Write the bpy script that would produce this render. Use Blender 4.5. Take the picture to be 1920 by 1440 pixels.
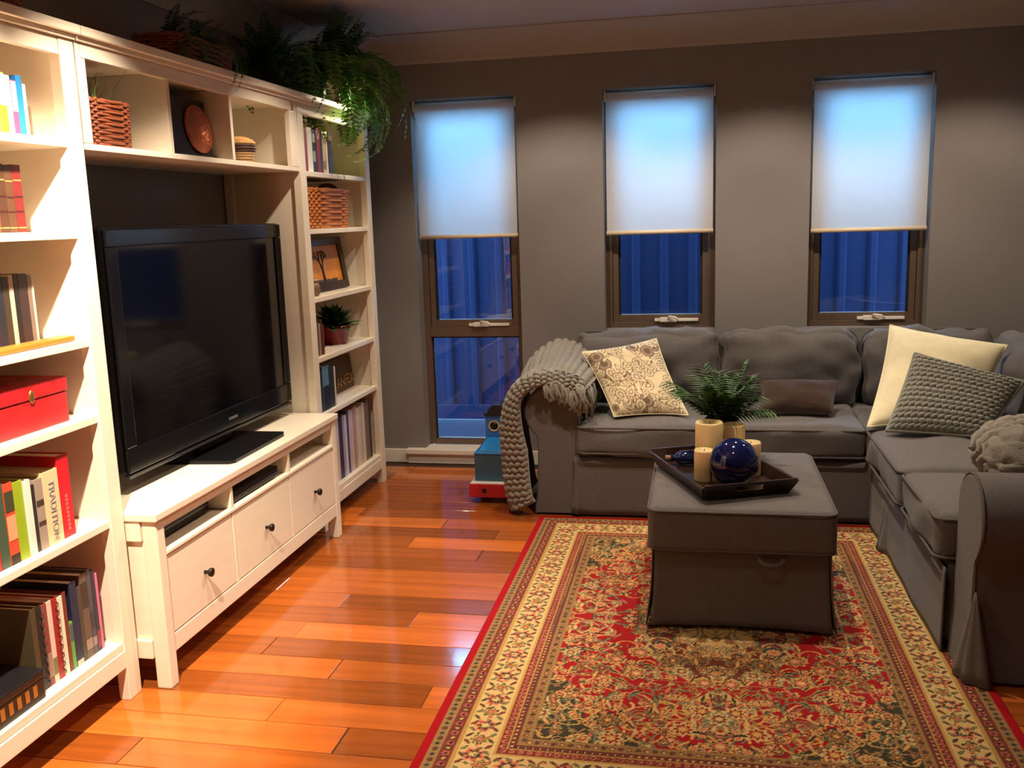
import bpy, bmesh, math, random
import numpy as np
from mathutils import Vector, Matrix, Euler, noise as mnoise

random.seed(7); np.random.seed(7)
for o in list(bpy.data.objects): bpy.data.objects.remove(o)
scene = bpy.context.scene
COL = scene.collection
PI = math.pi

# ------------------------------------------------------------------ camera
CAM = Vector((2.062, -2.433, 1.412))
YAW, PITCH, ROLL = [math.radians(a) for a in (-11.362, -10.038, -1.793)]
FPX = 1758.4
fw = Vector((math.sin(YAW)*math.cos(PITCH), math.cos(YAW)*math.cos(PITCH), math.sin(PITCH)))
r0 = Vector((math.cos(YAW), -math.sin(YAW), 0)); u0 = r0.cross(fw)
rt = r0*math.cos(ROLL)+u0*math.sin(ROLL); up = -r0*math.sin(ROLL)+u0*math.cos(ROLL)
cd = bpy.data.cameras.new('camera'); cam = bpy.data.objects.new('camera', cd); COL.objects.link(cam)
cam.matrix_world = Matrix(((rt.x, up.x, -fw.x, CAM.x), (rt.y, up.y, -fw.y, CAM.y), (rt.z, up.z, -fw.z, CAM.z), (0, 0, 0, 1)))
cd.sensor_width = 36; cd.lens = FPX/1920*36; cd.clip_start = .05
scene.camera = cam

# ------------------------------------------------------------------ world: blue dusk outside the windows
w = bpy.data.worlds.new('dusk'); scene.world = w; w.use_nodes = True
bg = w.node_tree.nodes['Background']
bg.inputs[0].default_value = (.25, .57, 1.0, 1); bg.inputs[1].default_value = 42.0

# ------------------------------------------------------------------ exposure
scene.view_settings.view_transform = 'Standard'; scene.view_settings.look = 'None'
scene.view_settings.gamma = 1; scene.view_settings.use_curve_mapping = False
scene.view_settings.exposure = 0.0

# halogen downlights of the room: (x, y, watts, aim x, aim y, cone degrees)
WARM = (1.0, .835, .645)
DOWNLIGHTS = [(.95, -1.15, 520, -.66, .36, 74, 'over the brightly lit near bookcase'), (.98, -.10, 150, -.32, .10, 80, 'over the near end of the television bench'), (1.0, 1.0, 62, -.2, .16, 92, 'over the far end of the television bench'), (1.36, 1.96, 52, 0, .14, 112, 'in front of the tall window and sofa arm'),
              (2.40, 1.96, 54, 0, .12, 112, 'above the middle sofa seats'), (3.38, 1.96, 42, 0, .12, 112, 'above the sofa corner'), (2.12, .85, 92, 0, -.14, 100, 'right above the ottoman'), (2.0, -.3, 16, 0, .1, 80, 'above the open end of the rug')]

# room size
W = 2.764; XR = 3.74; YB = -4.2; ZC = 2.40
WX = [.487, 1.557, 2.634]; WW = .597; WT = 2.073; WB = .783

# ------------------------------------------------------------------ helpers
def S(r, g, b):
    f = lambda c: (c/12.92 if c <= .04045 else ((c+.055)/1.055)**2.4)
    return (f(r/255), f(g/255), f(b/255))
MATS = {}
def mat(name, col=(.8, .8, .8), rough=.5, metal=0., var=0., vscale=(8, 8, 8), bump=0., bscale=60, coat=0., sheen=0., randv=0., emis=None, spec=.5, attr=None):
    if name in MATS: return MATS[name]
    m = bpy.data.materials.new(name); m.use_nodes = True; nt = m.node_tree; N = nt.nodes; L = nt.links
    p = N['Principled BSDF']
    p.inputs['Base Color'].default_value = (*col, 1); p.inputs['Roughness'].default_value = rough
    p.inputs['Metallic'].default_value = metal; p.inputs['Coat Weight'].default_value = coat
    p.inputs['Coat Roughness'].default_value = .08
    p.inputs['Sheen Weight'].default_value = sheen; p.inputs['Specular IOR Level'].default_value = spec
    tc = N.new('ShaderNodeTexCoord')
    cur = None
    if attr:
        a = N.new('ShaderNodeAttribute'); a.attribute_name = attr; cur = a.outputs['Color']
    if var or randv:
        mp = N.new('ShaderNodeMapping'); mp.inputs['Scale'].default_value = vscale
        L.new(tc.outputs['Object'], mp.inputs[0])
        nz = N.new('ShaderNodeTexNoise'); nz.inputs['Scale'].default_value = 1; nz.inputs['Detail'].default_value = 5
        L.new(mp.outputs[0], nz.inputs['Vector'])
        mr = N.new('ShaderNodeMapRange'); mr.inputs[1].default_value = .25; mr.inputs[2].default_value = .75
        mr.inputs[3].default_value = 1-var; mr.inputs[4].default_value = 1+var
        L.new(nz.outputs[0], mr.inputs[0]); fac = mr.outputs[0]
        if randv:
            oi = N.new('ShaderNodeObjectInfo'); m2 = N.new('ShaderNodeMapRange')
            m2.inputs[3].default_value = 1-randv; m2.inputs[4].default_value = 1+randv
            L.new(oi.outputs['Random'], m2.inputs[0])
            mm = N.new('ShaderNodeMath'); mm.operation = 'MULTIPLY'; L.new(fac, mm.inputs[0]); L.new(m2.outputs[0], mm.inputs[1]); fac = mm.outputs[0]
            L.new(oi.outputs['Random'], mp.inputs['Location'])
        vm = N.new('ShaderNodeVectorMath'); vm.operation = 'SCALE'
        if cur is None: vm.inputs[0].default_value = col
        else: L.new(cur, vm.inputs[0])
        L.new(fac, vm.inputs['Scale']); cur = vm.outputs[0]
    if cur is not None: L.new(cur, p.inputs['Base Color'])
    if bump:
        nz = N.new('ShaderNodeTexNoise'); nz.inputs['Scale'].default_value = bscale; nz.inputs['Detail'].default_value = 3
        L.new(tc.outputs['Object'], nz.inputs['Vector'])
        b = N.new('ShaderNodeBump'); b.inputs['Strength'].default_value = bump; b.inputs['Distance'].default_value = .01
        L.new(nz.outputs[0], b.inputs['Height']); L.new(b.outputs[0], p.inputs['Normal'])
    if emis:
        p.inputs['Emission Color'].default_value = (*emis[0], 1); p.inputs['Emission Strength'].default_value = emis[1]
    MATS[name] = m; return m
def cm(r, g, b, rough=.5, **k):
    return mat('paint_%d_%d_%d_%d' % (r, g, b, int(rough*100)), S(r, g, b), rough, **k)

def link(name, me, m, parent=None, loc=None, rot=None, smooth=False):
    o = bpy.data.objects.new(name, me); COL.objects.link(o)
    if m is not None and not me.materials: me.materials.append(m)
    if parent: o.parent = parent
    if loc is not None: o.location = loc
    if rot is not None: o.rotation_euler = rot
    if smooth:
        me.polygons.foreach_set('use_smooth', [True]*len(me.polygons))
    return o
def raw(name, v, f, m, parent=None, smooth=False, loc=None, rot=None):
    me = bpy.data.meshes.new(name); me.from_pydata([tuple(p) for p in v], [], f); me.update()
    return link(name, me, m, parent, loc, rot, smooth)
def tag(o, label, cat, group=None):
    o['label'] = label; o['category'] = cat
    if group: o['group'] = group
    return o
def thing(name, label, cat, loc=(0, 0, 0), rot=(0, 0, 0), group=None):
    o = bpy.data.objects.new(name, None); COL.objects.link(o); o.location = loc; o.rotation_euler = rot
    o.empty_display_size = .1
    return tag(o, label, cat, group)
def struct(o): o['kind'] = 'structure'; return o

def bm_box(bm, a, b, bev=0.):
    c = [(a[i]+b[i])/2 for i in range(3)]; s = [abs(b[i]-a[i]) for i in range(3)]
    r = bmesh.ops.create_cube(bm, size=1, matrix=Matrix.Translation(c) @ Matrix.Diagonal((*s, 1)))
    if bev:
        es = list({e for v in r['verts'] for e in v.link_edges})
        bmesh.ops.bevel(bm, geom=es, offset=min(bev, min(s)*.45), segments=2, affect='EDGES', profile=.6)
def boxes(name, L, m, parent=None, bev=.002, loc=None, rot=None):
    bm = bmesh.new()
    for a, b in L: bm_box(bm, a, b, bev)
    me = bpy.data.meshes.new(name); bm.to_mesh(me); bm.free()
    return link(name, me, m, parent, loc, rot)
def box(name, a, b, m, parent=None, bev=.002, loc=None, rot=None):
    return boxes(name, [(a, b)], m, parent, bev, loc, rot)

def lathe_data(prof, n=24):
    v = []; f = []
    for r, z in prof:
        for i in range(n): v.append((r*math.cos(2*PI*i/n), r*math.sin(2*PI*i/n), z))
    for k in range(len(prof)-1):
        for i in range(n):
            j = (i+1) % n; f.append((k*n+i, k*n+j, (k+1)*n+j, (k+1)*n+i))
    return v, f
def lathe(name, prof, m, parent=None, n=24, loc=None, rot=None, smooth=True):
    v, f = lathe_data(prof, n); return raw(name, v, f, m, parent, smooth, loc, rot)
def tube_data(pts, r, n=8, closed=False):
    pts = [Vector(p) for p in pts]; v = []; f = []; K = len(pts); nx = None
    rr = r if isinstance(r, (list, tuple)) else [r]*K
    for i in range(K):
        if closed: t = pts[(i+1) % K]-pts[i-1]
        else: t = pts[min(i+1, K-1)]-pts[max(i-1, 0)]
        if t.length < 1e-9: t = Vector((0, 0, 1))
        t.normalize()
        if nx is None:
            a = Vector((0, 0, 1)) if abs(t.z) < .9 else Vector((1, 0, 0)); nx = t.cross(a).normalized()
        nx = (nx-t*nx.dot(t)).normalized(); by = t.cross(nx)
        for k in range(n):
            q = 2*PI*k/n; v.append(pts[i]+(nx*math.cos(q)+by*math.sin(q))*rr[i])
    for i in range(K if closed else K-1):
        for k in range(n):
            a = i*n+k; b = i*n+(k+1) % n; c = ((i+1) % K)*n+(k+1) % n; d = ((i+1) % K)*n+k; f.append((a, b, c, d))
    if not closed: f.append(tuple(range(n))[::-1]); f.append(tuple(range((K-1)*n, K*n)))
    return v, f
def tube(name, pts, r, m, parent=None, n=8, closed=False, loc=None, rot=None):
    v, f = tube_data(pts, r, n, closed); return raw(name, v, f, m, parent, True, loc, rot)
def merge(parts):
    V = []; F = []
    for v, f in parts:
        o = len(V); V += list(v); F += [tuple(i+o for i in q) for q in f]
    return V, F

def softbox_data(sx, sy, sz, r, n=10, puff=(0, 0, .02), wob=.004, seed=0, ws=5, disp=None):
    h = (sx/2, sy/2, sz/2); ax = []
    for k in range(3):
        rr = min(r, h[k]*.98); a = [-h[k]+rr*(1-math.cos(q)) for q in [0, .5, .9, 1.25]]
        inn = np.linspace(-h[k]+rr, h[k]-rr, n+1).tolist()
        ax.append(a[:-1]+[a[-1]]+inn+[-x for x in a[::-1]])
    V = {}; vs = []; F = []
    def vid(p):
        k = (round(p[0], 5), round(p[1], 5), round(p[2], 5))
        if k not in V: V[k] = len(vs); vs.append(p)
        return V[k]
    for a in range(3):
        b, c = (a+1) % 3, (a+2) % 3
        for sg in (-1, 1):
            for i in range(len(ax[b])-1):
                for j in range(len(ax[c])-1):
                    q = []
                    for (di, dj) in ((0, 0), (1, 0), (1, 1), (0, 1)):
                        p = [0, 0, 0]; p[a] = sg*h[a]; p[b] = ax[b][i+di]; p[c] = ax[c][j+dj]; q.append(vid(tuple(p)))
                    F.append(tuple(q) if sg > 0 else tuple(q[::-1]))
    out = []
    for p in vs:
        inn = [max(-h[k]+min(r, h[k]*.98), min(h[k]-min(r, h[k]*.98), p[k])) for k in range(3)]
        d = Vector([p[k]-inn[k] for k in range(3)])
        rr = min(r, min(h)*.98)
        q = Vector(inn)+(d.normalized()*rr if d.length > 1e-9 else Vector())
        u = [p[k]/h[k] for k in range(3)]
        for k in range(3):
            b, c = (k+1) % 3, (k+2) % 3
            q[k] += puff[k]*(1-u[b]**2)*(1-u[c]**2)*(u[k])
        if wob:
            nn = mnoise.noise(Vector((p[0]*ws+seed*7.1, p[1]*ws, p[2]*ws)))
            q += (d.normalized() if d.length > 1e-9 else Vector())*nn*wob*2
        out.append(q)
    return out, F
def softbox(name, c, size, r, m, parent=None, rot=None, **k):
    v, f = softbox_data(*size, r, **k); return raw(name, v, f, m, parent, True, c, rot)
def rrect(sx, sy, r, z, n=6):
    P = []
    for cx, cy, a0 in ((1, 1, 0), (-1, 1, PI/2), (-1, -1, PI), (1, -1, 1.5*PI)):
        for i in range(n+1):
            a = a0+PI/2*i/n; P.append((cx*(sx/2-r)+r*math.cos(a), cy*(sy/2-r)+r*math.sin(a), z))
    return P

def text_mesh(name, body, size, m, parent, loc, rot, ext=.0005):
    cu = bpy.data.curves.new('tmp', 'FONT'); cu.body = body; cu.size = size; cu.align_x = 'CENTER'; cu.align_y = 'CENTER'; cu.extrude = ext; cu.resolution_u = 3
    to = bpy.data.objects.new('tmp', cu); COL.objects.link(to); bpy.context.view_layer.update()
    me = bpy.data.meshes.new_from_object(to.evaluated_get(bpy.context.evaluated_depsgraph_get())); me.name = name
    bpy.data.objects.remove(to); bpy.data.curves.remove(cu); me.materials.clear()
    return link(name, me, m, parent, loc, rot)

# ------------------------------------------------------------------ materials
M_wall = mat('grey_wall_paint', S(130, 124, 122), .75, var=.03, vscale=(2, 2, 2), bump=.03, bscale=220)
M_ceil = mat('ceiling_paint', S(176, 166, 158), .85)
M_white = mat('white_stain_wood', S(234, 220, 198), .42, var=.03, vscale=(4, 4, 40), bump=.02, bscale=40)
M_trim = mat('white_gloss_trim', S(238, 230, 216), .35)
M_alu = mat('bronze_aluminium', S(112, 92, 76), .4, .3)
M_seal = mat('black_rubber', S(22, 22, 24), .7)
M_plank = mat('hardwood_plank', S(174, 90, 33), .13, var=.24, vscale=(1.6, 34, 34), randv=.42, bump=.02, bscale=90, coat=.35)
M_sub = mat('dark_subfloor', S(60, 32, 16), .8)
M_sofa = mat('grey_linen_cover', S(104, 99, 98), .95, var=.09, vscale=(70, 70, 70), bump=.25, bscale=420, sheen=.12, spec=.2)
M_pipe = mat('grey_linen_piping', S(96, 90, 87), .95, spec=.2)
M_black = mat('black_plastic', (.004, .004, .0045), .3, spec=.25)
M_screen = mat('dark_glass_screen', (.002, .002, .003), .08, spec=.4)
M_knob = mat('dark_bronze_knob', S(48, 36, 30), .35, .6)
M_knit = mat('grey_wool_knit', S(142, 136, 126), .95, var=.12, vscale=(60, 60, 60), bump=.35, bscale=260, sheen=.2, spec=.15)
M_knit2 = mat('grey_cotton_knit', S(142, 140, 130), .95, var=.1, vscale=(60, 60, 60), bump=.35, bscale=260, sheen=.2, spec=.15)
M_wax = mat('ivory_wax', S(234, 208, 152), .5); 
M_wax.node_tree.nodes['Principled BSDF'].inputs['Subsurface Weight'].default_value = .25
M_wick = mat('cane_wicker', S(184, 108, 50), .5, var=.35, vscale=(60, 60, 60))
M_wickd = mat('red_brown_wicker', S(122, 62, 34), .55, var=.3, vscale=(60, 60, 60))
M_terra = mat('red_glazed_pot', S(128, 44, 34), .3, var=.15, vscale=(20, 20, 20))
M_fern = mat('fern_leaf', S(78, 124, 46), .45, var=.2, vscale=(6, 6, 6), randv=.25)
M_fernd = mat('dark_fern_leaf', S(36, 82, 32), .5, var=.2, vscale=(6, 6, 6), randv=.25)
M_grass = mat('grass_blade', S(92, 108, 58), .5, randv=.3)
M_palm = mat('palm_leaf', S(62, 98, 42), .45, randv=.3)
M_dwood = mat('espresso_wood', S(46, 27, 20), .3, var=.2, vscale=(8, 60, 60))
M_chrome = mat('chrome_metal', S(210, 205, 198), .2, .9)
M_page = mat('book_pages', S(226, 212, 184), .8)
M_soil = mat('potting_soil', S(40, 28, 20), .9)

def mix_shader(name, builder):
    m = bpy.data.materials.new(name); m.use_nodes = True; nt = m.node_tree
    for n in list(nt.nodes): nt.nodes.remove(n)
    out = nt.nodes.new('ShaderNodeOutputMaterial'); nt.links.new(builder(nt), out.inputs[0]); return m
def b_blind(nt):
    N = nt.nodes; d = N.new('ShaderNodeBsdfDiffuse'); t = N.new('ShaderNodeBsdfTranslucent'); x = N.new('ShaderNodeMixShader')
    d.inputs[0].default_value = (*S(232, 222, 206), 1); t.inputs[0].default_value = (.80, .86, .88, 1); x.inputs[0].default_value = .55
    nt.links.new(d.outputs[0], x.inputs[1]); nt.links.new(t.outputs[0], x.inputs[2]); return x.outputs[0]
M_blind = mix_shader('blind_fabric', b_blind)
def b_glass(nt):
    N = nt.nodes; t = N.new('ShaderNodeBsdfTransparent'); g = N.new('ShaderNodeBsdfGlossy'); x = N.new('ShaderNodeMixShader'); fr = N.new('ShaderNodeFresnel')
    g.inputs['Roughness'].default_value = .01; fr.inputs[0].default_value = 1.45; t.inputs[0].default_value = (.93, .95, .96, 1)
    nt.links.new(fr.outputs[0], x.inputs[0]); nt.links.new(t.outputs[0], x.inputs[1]); nt.links.new(g.outputs[0], x.inputs[2]); return x.outputs[0]
M_glass = mix_shader('window_glass', b_glass)

# ------------------------------------------------------------------ room shell
floor = struct(box('floor', (-.1, YB-.1, -.06), (XR+.1, W+.1, -.004), M_sub, bev=0))
# planks run along x, 0.132 wide, end joints staggered
PW = .1325; row_y0 = .0135-PW*14
joints = {17: .685, 15: .922, 14: 1.265, 11: .53}   # joint positions by row
plank_meshes = {}
def plank_mesh(L):
    k = round(L, 2)
    if k not in plank_meshes:
        g = .0012; c = .0018; hx = k/2-g; hy = PW/2-g; v = []
        for z, s in ((-.012, 0), (-.0012, 0), (0, c)):
            v += [(-hx+s, -hy+s, z), (hx-s, -hy+s, z), (hx-s, hy-s, z), (-hx+s, hy-s, z)]
        f = [(8, 9, 10, 11)]
        for b in (0, 4):
            for i in range(4): j = (i+1) % 4; f.append((b+i, b+j, b+4+j, b+4+i))
        me = bpy.data.meshes.new('plank'); me.from_pydata(v, [], f); me.update(); me.materials.append(M_plank); plank_meshes[k] = me
    return plank_meshes[k], k
rp = random.Random(3)
for rw in range(int((W-row_y0)/PW)+1):
    y = row_y0+rw*PW
    if y+PW > W+.03: break
    cuts = []
    j = joints.get(rw, rp.uniform(.1, 1.2)); x = j
    while x > 0: x -= rp.choice((.9, 1.1, 1.3))
    cuts = [max(x, -.02)] if x > -.02 else [-.02]
    cuts = [-.02]; x = j
    lst = [j]; xx = j
    while xx > .35: xx -= rp.choice((1.1, 1.4, 1.7)); lst.append(xx)
    xx = j
    while xx < XR: xx += rp.choice((1.1, 1.4, 1.7)); lst.append(xx)
    lst = sorted(q for q in lst if -.02 < q < XR)
    cuts = [-.02]+[q for q in lst if q > .12]+[XR]
    for a, b in zip(cuts, cuts[1:]):
        if b-a < .05: continue
        me, k = plank_mesh(round(b-a, 2))
        link('plank', me, None, floor, ((a+b)/2, y+PW/2, 0))
struct(box('ceiling', (-.2, YB-.2, ZC), (XR+.2, W+.25, ZC+.1), M_ceil, bev=0))
struct(box('wall_left', (-.15, YB, 0), (0, W+.2, ZC), M_wall, bev=0))
struct(box('wall_right', (XR, YB, 0), (XR+.15, W+.2, ZC), M_wall, bev=0))
struct(box('wall_front', (-.15, YB-.15, 0), (XR+.15, YB, ZC), M_wall, bev=0))
L = [((-.15, W, 0), (WX[0], W+.2, ZC)), ((WX[0]+WW, W, 0), (WX[1], W+.2, ZC)), ((WX[1]+WW, W, 0), (WX[2], W+.2, ZC)), ((WX[2]+WW, W, 0), (XR+.15, W+.2, ZC))]
for i, x in enumerate(WX):
    L.append(((x, W, WT), (x+WW, W+.2, ZC))); L.append(((x, W, 0), (x+WW, W+.2, .06 if i == 0 else WB)))
struct(boxes('wall_back', L, M_wall, bev=0))
# cove cornice
def cove(name, p0, p1, inward):
    prof = [(0, 0), (.006, -.0)]
    P = []
    for i in range(13):
        a = i/12*PI/2; P.append((.125-.125*math.sin(a), ZC-.14*(math.cos(PI/2-a)) if False else ZC-.14+.14*(1-math.cos(PI/2-a)) ))
    P = [(.125*(1-math.cos(i/12*PI/2)), ZC-.14+.14*math.sin(i/12*PI/2)) for i in range(13)]
    P = [(.004, ZC-.14)]+[(a+.008, b) for a, b in P]+[(.135, ZC-.002), (0, ZC-.002), (0, ZC-.14)]
    v = []; d = Vector(inward); K = len(P)
    for q in (p0, p1):
        for a, z in P: v.append((q[0]+d.x*a, q[1]+d.y*a, z))
    f = [(i, (i+1) % K, K+(i+1) % K, K+i) for i in range(K)]
    return struct(raw(name, v, f, M_ceil, smooth=True))
cove('trim_1', (0, W), (XR, W), (0, -1)); cove('trim_2', (0, YB), (0, W), (1, 0)); cove('trim_3', (XR, YB), (XR, W), (-1, 0))
# skirting boards
for nm, a, b in (('baseboard_back', (0, W-.014, 0), (.378, W, .082)), ('baseboard_right', (XR-.014, YB, 0), (XR, W-.014, .082)), ('baseboard_left', (0, YB, 0), (.014, W-.014, .082))):
    struct(box(nm, a, b, M_trim, bev=.004))
struct(box('baseboard_back_sofa', (1.10, W-.014, 0), (XR-.014, W, .082), M_trim, bev=.004))
# timber sill under the tall window
struct(boxes('trim_4', [((.382, W-.028, 0), (1.10, W-.001, .06)), ((.376, W-.045, .058), (1.106, W+.10, .088))], M_trim, bev=.004))

# ------------------------------------------------------------------ windows
YF = W+.095
def window(n, x, zb, zt, tall):
    t = bpy.data.objects.new('window_%d' % n, None); COL.objects.link(t); t.location = (x+WW/2, YF, zb); struct(t)
    h = zt-zb; hw = WW/2; g = .035
    boxes('frame', [((-hw, 0, 0), (-hw+g, .07, h)), ((hw-g, 0, 0), (hw, .07, h)), ((-hw+g, 0, h-g), (hw-g, .07, h)), ((-hw+g, 0, 0), (hw-g, .07, .03))], M_alu, t)
    s0 = .03
    if tall:
        s0 = .765-zb
        boxes('transom', [((-hw+g, -.004, s0-.028), (hw-g, .07, s0+.03))], M_alu, t)
        box('pane', (-hw+g, .035, .03), (hw-g, .039, s0-.028), M_glass, t, bev=0)
        boxes('seal', [((-hw+g, .028, .03), (-hw+g+.008, .034, s0-.028)), ((hw-g-.008, .028, .03), (hw-g, .034, s0-.028)), ((-hw+g, .028, s0-.038), (hw-g, .034, s0-.028))], M_seal, t, bev=0)
        s0 += .03
    # awning sash
    b = .03; x0 = -hw+g+.003; x1 = hw-g-.003
    sash = boxes('sash', [((x0, .012, s0), (x0+b, .06, h-g)), ((x1-b, .012, s0), (x1, .06, h-g)), ((x0+b, .012, s0), (x1-b, .06, s0+.04)), ((x0+b, .012, h-g-.035), (x1-b, .06, h-g))], M_alu, t)
    boxes('seal', [((x0+b, .030, s0+.04), (x0+b+.012, .036, h-g-.035)), ((x1-b-.012, .030, s0+.04), (x1-b, .036, h-g-.035))], M_seal, sash, bev=0)
    box('pane', (x0+b, .038, s0+.04), (x1-b, .042, h-g-.035), M_glass, sash, bev=0)
    # chain winder with crank
    wn = boxes('winder', [((-.03, -.012, s0+.004), (.21, .012, s0+.020)), ((.0, -.024, s0+.002), (.09, .012, s0+.026))], M_trim, t, bev=.003)
    tube('crank_handle', [(.045, -.02, s0+.02), (.05, -.035, s0+.034), (.085, -.045, s0+.03), (.105, -.045, s0+.012)], .006, M_trim, wn, 8)
    return t
window(1, WX[0], .09, WT, True); window(2, WX[1], WB, WT, False); window(3, WX[2], WB, WT, False)

def blind(x, zb, place):
    t = thing('roller_blind', 'translucent white roller blind half lowered over the %s' % place, 'blind', (x+WW/2, W+.03, WT), group=None)
    hw = WW/2-.014; h = WT-zb
    # fabric sheet, hanging in front of its tube with a soft fold over the roll
    v = []; f = []; n = 14
    prof = [(0.0, -h+.02), (0, -h*.5), (0, -.06), (-.002, -.045), (-.001, -.032)]
    for s in (-hw, hw):
        for y, z in prof: v.append((s, y, z))
        for y, z in reversed(prof): v.append((s, y+.0008, z))
    K = len(prof)*2
    f = [(i, (i+1) % K, K+(i+1) % K, K+i) for i in range(K)]+[tuple(range(K)), tuple(range(2*K-1, K-1, -1))]
    raw('fabric', v, f, M_blind, t)
    v, f = tube_data([(-hw, .018, -.034), (hw, .018, -.034)], .02, 16); raw('roller_tube', v, f, M_blind, t, True)
    for a in (-hw-.01, hw+.003): box('bracket', (a, .0, -.06), (a+.007, .04, -.004), M_trim, t, bev=.001)
    v, f = tube_data([(-hw-.002, .0, -h+.012), (hw+.002, .0, -h+.012)], .0115, 14); raw('bottom_bar', v, f, mat('blind_bar', S(226, 206, 176), .4), t, True)
    # pull chain
    return t
blind(WX[0], 1.305, 'tall floor-length window beside the bookcase')
blind(WX[1], 1.300, 'middle window between the two others')
blind(WX[2], 1.283, 'window above the cream cushion')

# ------------------------------------------------------------------ outside: steel fence and strip of ground
v = []; f = []; x = -2.5; yF = W+1.25; prof = []
while x < 6.5:
    prof += [(x, 0), (x+.13, 0), (x+.145, -.03), (x+.175, -.03)]; x += .19
for z in (0, 1.78):
    for a, b in prof: v.append((a, yF+b, z))
K = len(prof); f = [(i, i+1, K+i+1, K+i) for i in range(K-1)]
fence = thing('steel_fence', 'ribbed steel boundary fence outside the windows', 'fence', (2, yF, 0))
M_fence = mat('fence_paint', S(16, 20, 38), .9, spec=.05)
o = raw('infill_sheet', [(a-2, b-yF, c) for a, b, c in v], f, M_fence, fence)
sm = o.modifiers.new('thick', 'SOLIDIFY'); sm.thickness = .003
for z0, z1 in ((1.77, 1.83), (0, .10)): box('rail', (-4.5, -.045, z0), (4.5, .03, z1), M_fence, fence)
struct(box('ground_outside', (-3, W+.2, -.2), (7, W+6, -.02), mat('concrete_path', S(26, 27, 36), .95, spec=.05), bev=0))

# ------------------------------------------------------------------ ceiling downlights
for i, (x, y, pw, ax, ay, cone, where) in enumerate(DOWNLIGHTS):
    t = thing('ceiling_downlight', 'small round recessed ceiling downlight ' + where, 'downlight', (x, y, ZC), group='ceiling downlights')
    lathe('trim_ring', [(.032, -.012), (.036, -.016), (.05, -.006), (.052, 0), (.032, 0), (.032, -.012)], M_trim, t)
    lathe('lamp_face', [(0.0001, -.004), (.031, -.004)], mat('halogen_face', (1, .8, .5), .3, emis=(WARM, 6)), t)
    ld = bpy.data.lights.new('halogen', 'SPOT'); ld.energy = pw; ld.color = WARM; ld.spot_size = math.radians(cone); ld.spot_blend = .45; ld.shadow_soft_size = .025
    lo = bpy.data.objects.new('halogen', ld); COL.objects.link(lo); lo.parent = t; lo.location = (0, 0, -.03)
    d = Vector((ax, ay, -1)); lo.rotation_euler = d.to_track_quat('-Z', 'Y').to_euler()

# ------------------------------------------------------------------ wall unit
def bookcase(y0, y1, shelves, label, zb=.155, legz=.0):
    t = thing('bookcase', label, 'bookcase', (0.004, (y0+y1)/2, 0)); h = (y1-y0)/2; X = .366; pw = .062
    for sy in (-1, 1):
        a, b = sorted((sy*h, sy*(h-pw)))
        box('leg', (X-.036, a, 0), (X, b, 1.93), M_white, t, .003)
        a2, b2 = sorted((sy*h, sy*(h-.045)))
        box('leg', (0, a2, 0), (.04, b2, 1.93), M_white, t, .003)
        a3, b3 = sorted((sy*(h-.018), sy*(h-.043)))
        box('side_panel', (.041, a3, .10), (X-.037, b3, 1.93), M_white, t, .001)
        a4, b4 = sorted((sy*h, sy*(h-.017)))
        for z0, z1 in ((.10, .17), (1.84, 1.93)): box('side_rail', (.041, a4, z0), (X-.037, b4, z1), M_white, t, .001)
    box('back_panel', (.002, -h+.046, .12), (.012, h-.046, 1.93), M_white, t, 0)
    boxes('cornice', [((0, -h-.004, 1.945), (X+.026, h+.004, 1.97)), ((0, -h, 1.931), (X+.010, h, 1.945))], M_white, t, .003)
    box('top_rail', (X-.022, -h+pw+.001, 1.885), (X-.002, h-pw-.001, 1.93), M_white, t)
    box('bottom_rail', (X-.022, -h+pw+.001, zb-.055), (X-.001, h-pw-.001, zb-.001), M_white, t)
    for z in [zb+.001]+shelves:
        box('shelf', (.013, -h+.0435, z), (X-.006, h-.0435, z+.022), M_white, t, .002)
    return t
SL = [.163, .548, .866, 1.088, 1.392, 1.640]      # underside heights, near bookcase
SR = [.140, .522, .785, 1.060, 1.368, 1.622]
bookcase(-.905, -.004, SL[1:], 'tall white bookcase brightly lit, with cookbooks and red box', SL[0]-.001)
bookcase(1.482, 2.374, SR[1:], 'tall white bookcase beside the windows under the hanging fern', SR[0]-.001)
SLT = [z+.022 for z in SL]; SRT = [z+.022 for z in SR]; SLT[0] += .0; SRT[0] += .0

# bridging shelf
t = thing('bridging_shelf', 'white three-compartment bridging shelf above the television', 'shelf', (.004, .739, 1.638)); h = .737; X = .366
box('bottom_board', (0, -h, 0), (X, h, .018), M_white, t)
boxes('cornice', [((0, -h, .307), (X+.026, h, .332)), ((0, -h, .293), (X+.010, h, .307))], M_white, t, .003)
box('top_rail', (X-.022, -h+.022, .252), (X, h-.05, .292), M_white, t)
box('top_board', (0, -h+.022, .272), (X-.023, h-.022, .292), M_white, t)
boxes('end_panel', [((0, -h, .019), (X, -h+.02, .292))], M_white, t); box('end_panel', (0, h-.02, .019), (X, h, .292), M_white, t)
box('stile', (X-.022, h-.075, .019), (X, h-.021, .251), M_white, t); box('stile', (X-.022, -h+.021, .019), (X, -h+.04, .251), M_white, t)
for y in (.47, .893): box('divider', (.012, y-.739-.010, .019), (X-.004, y-.739+.010, .271), M_white, t)
box('back_panel', (.002, -h+.021, .019), (.010, h-.021, .271), M_white, t, 0)

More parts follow.
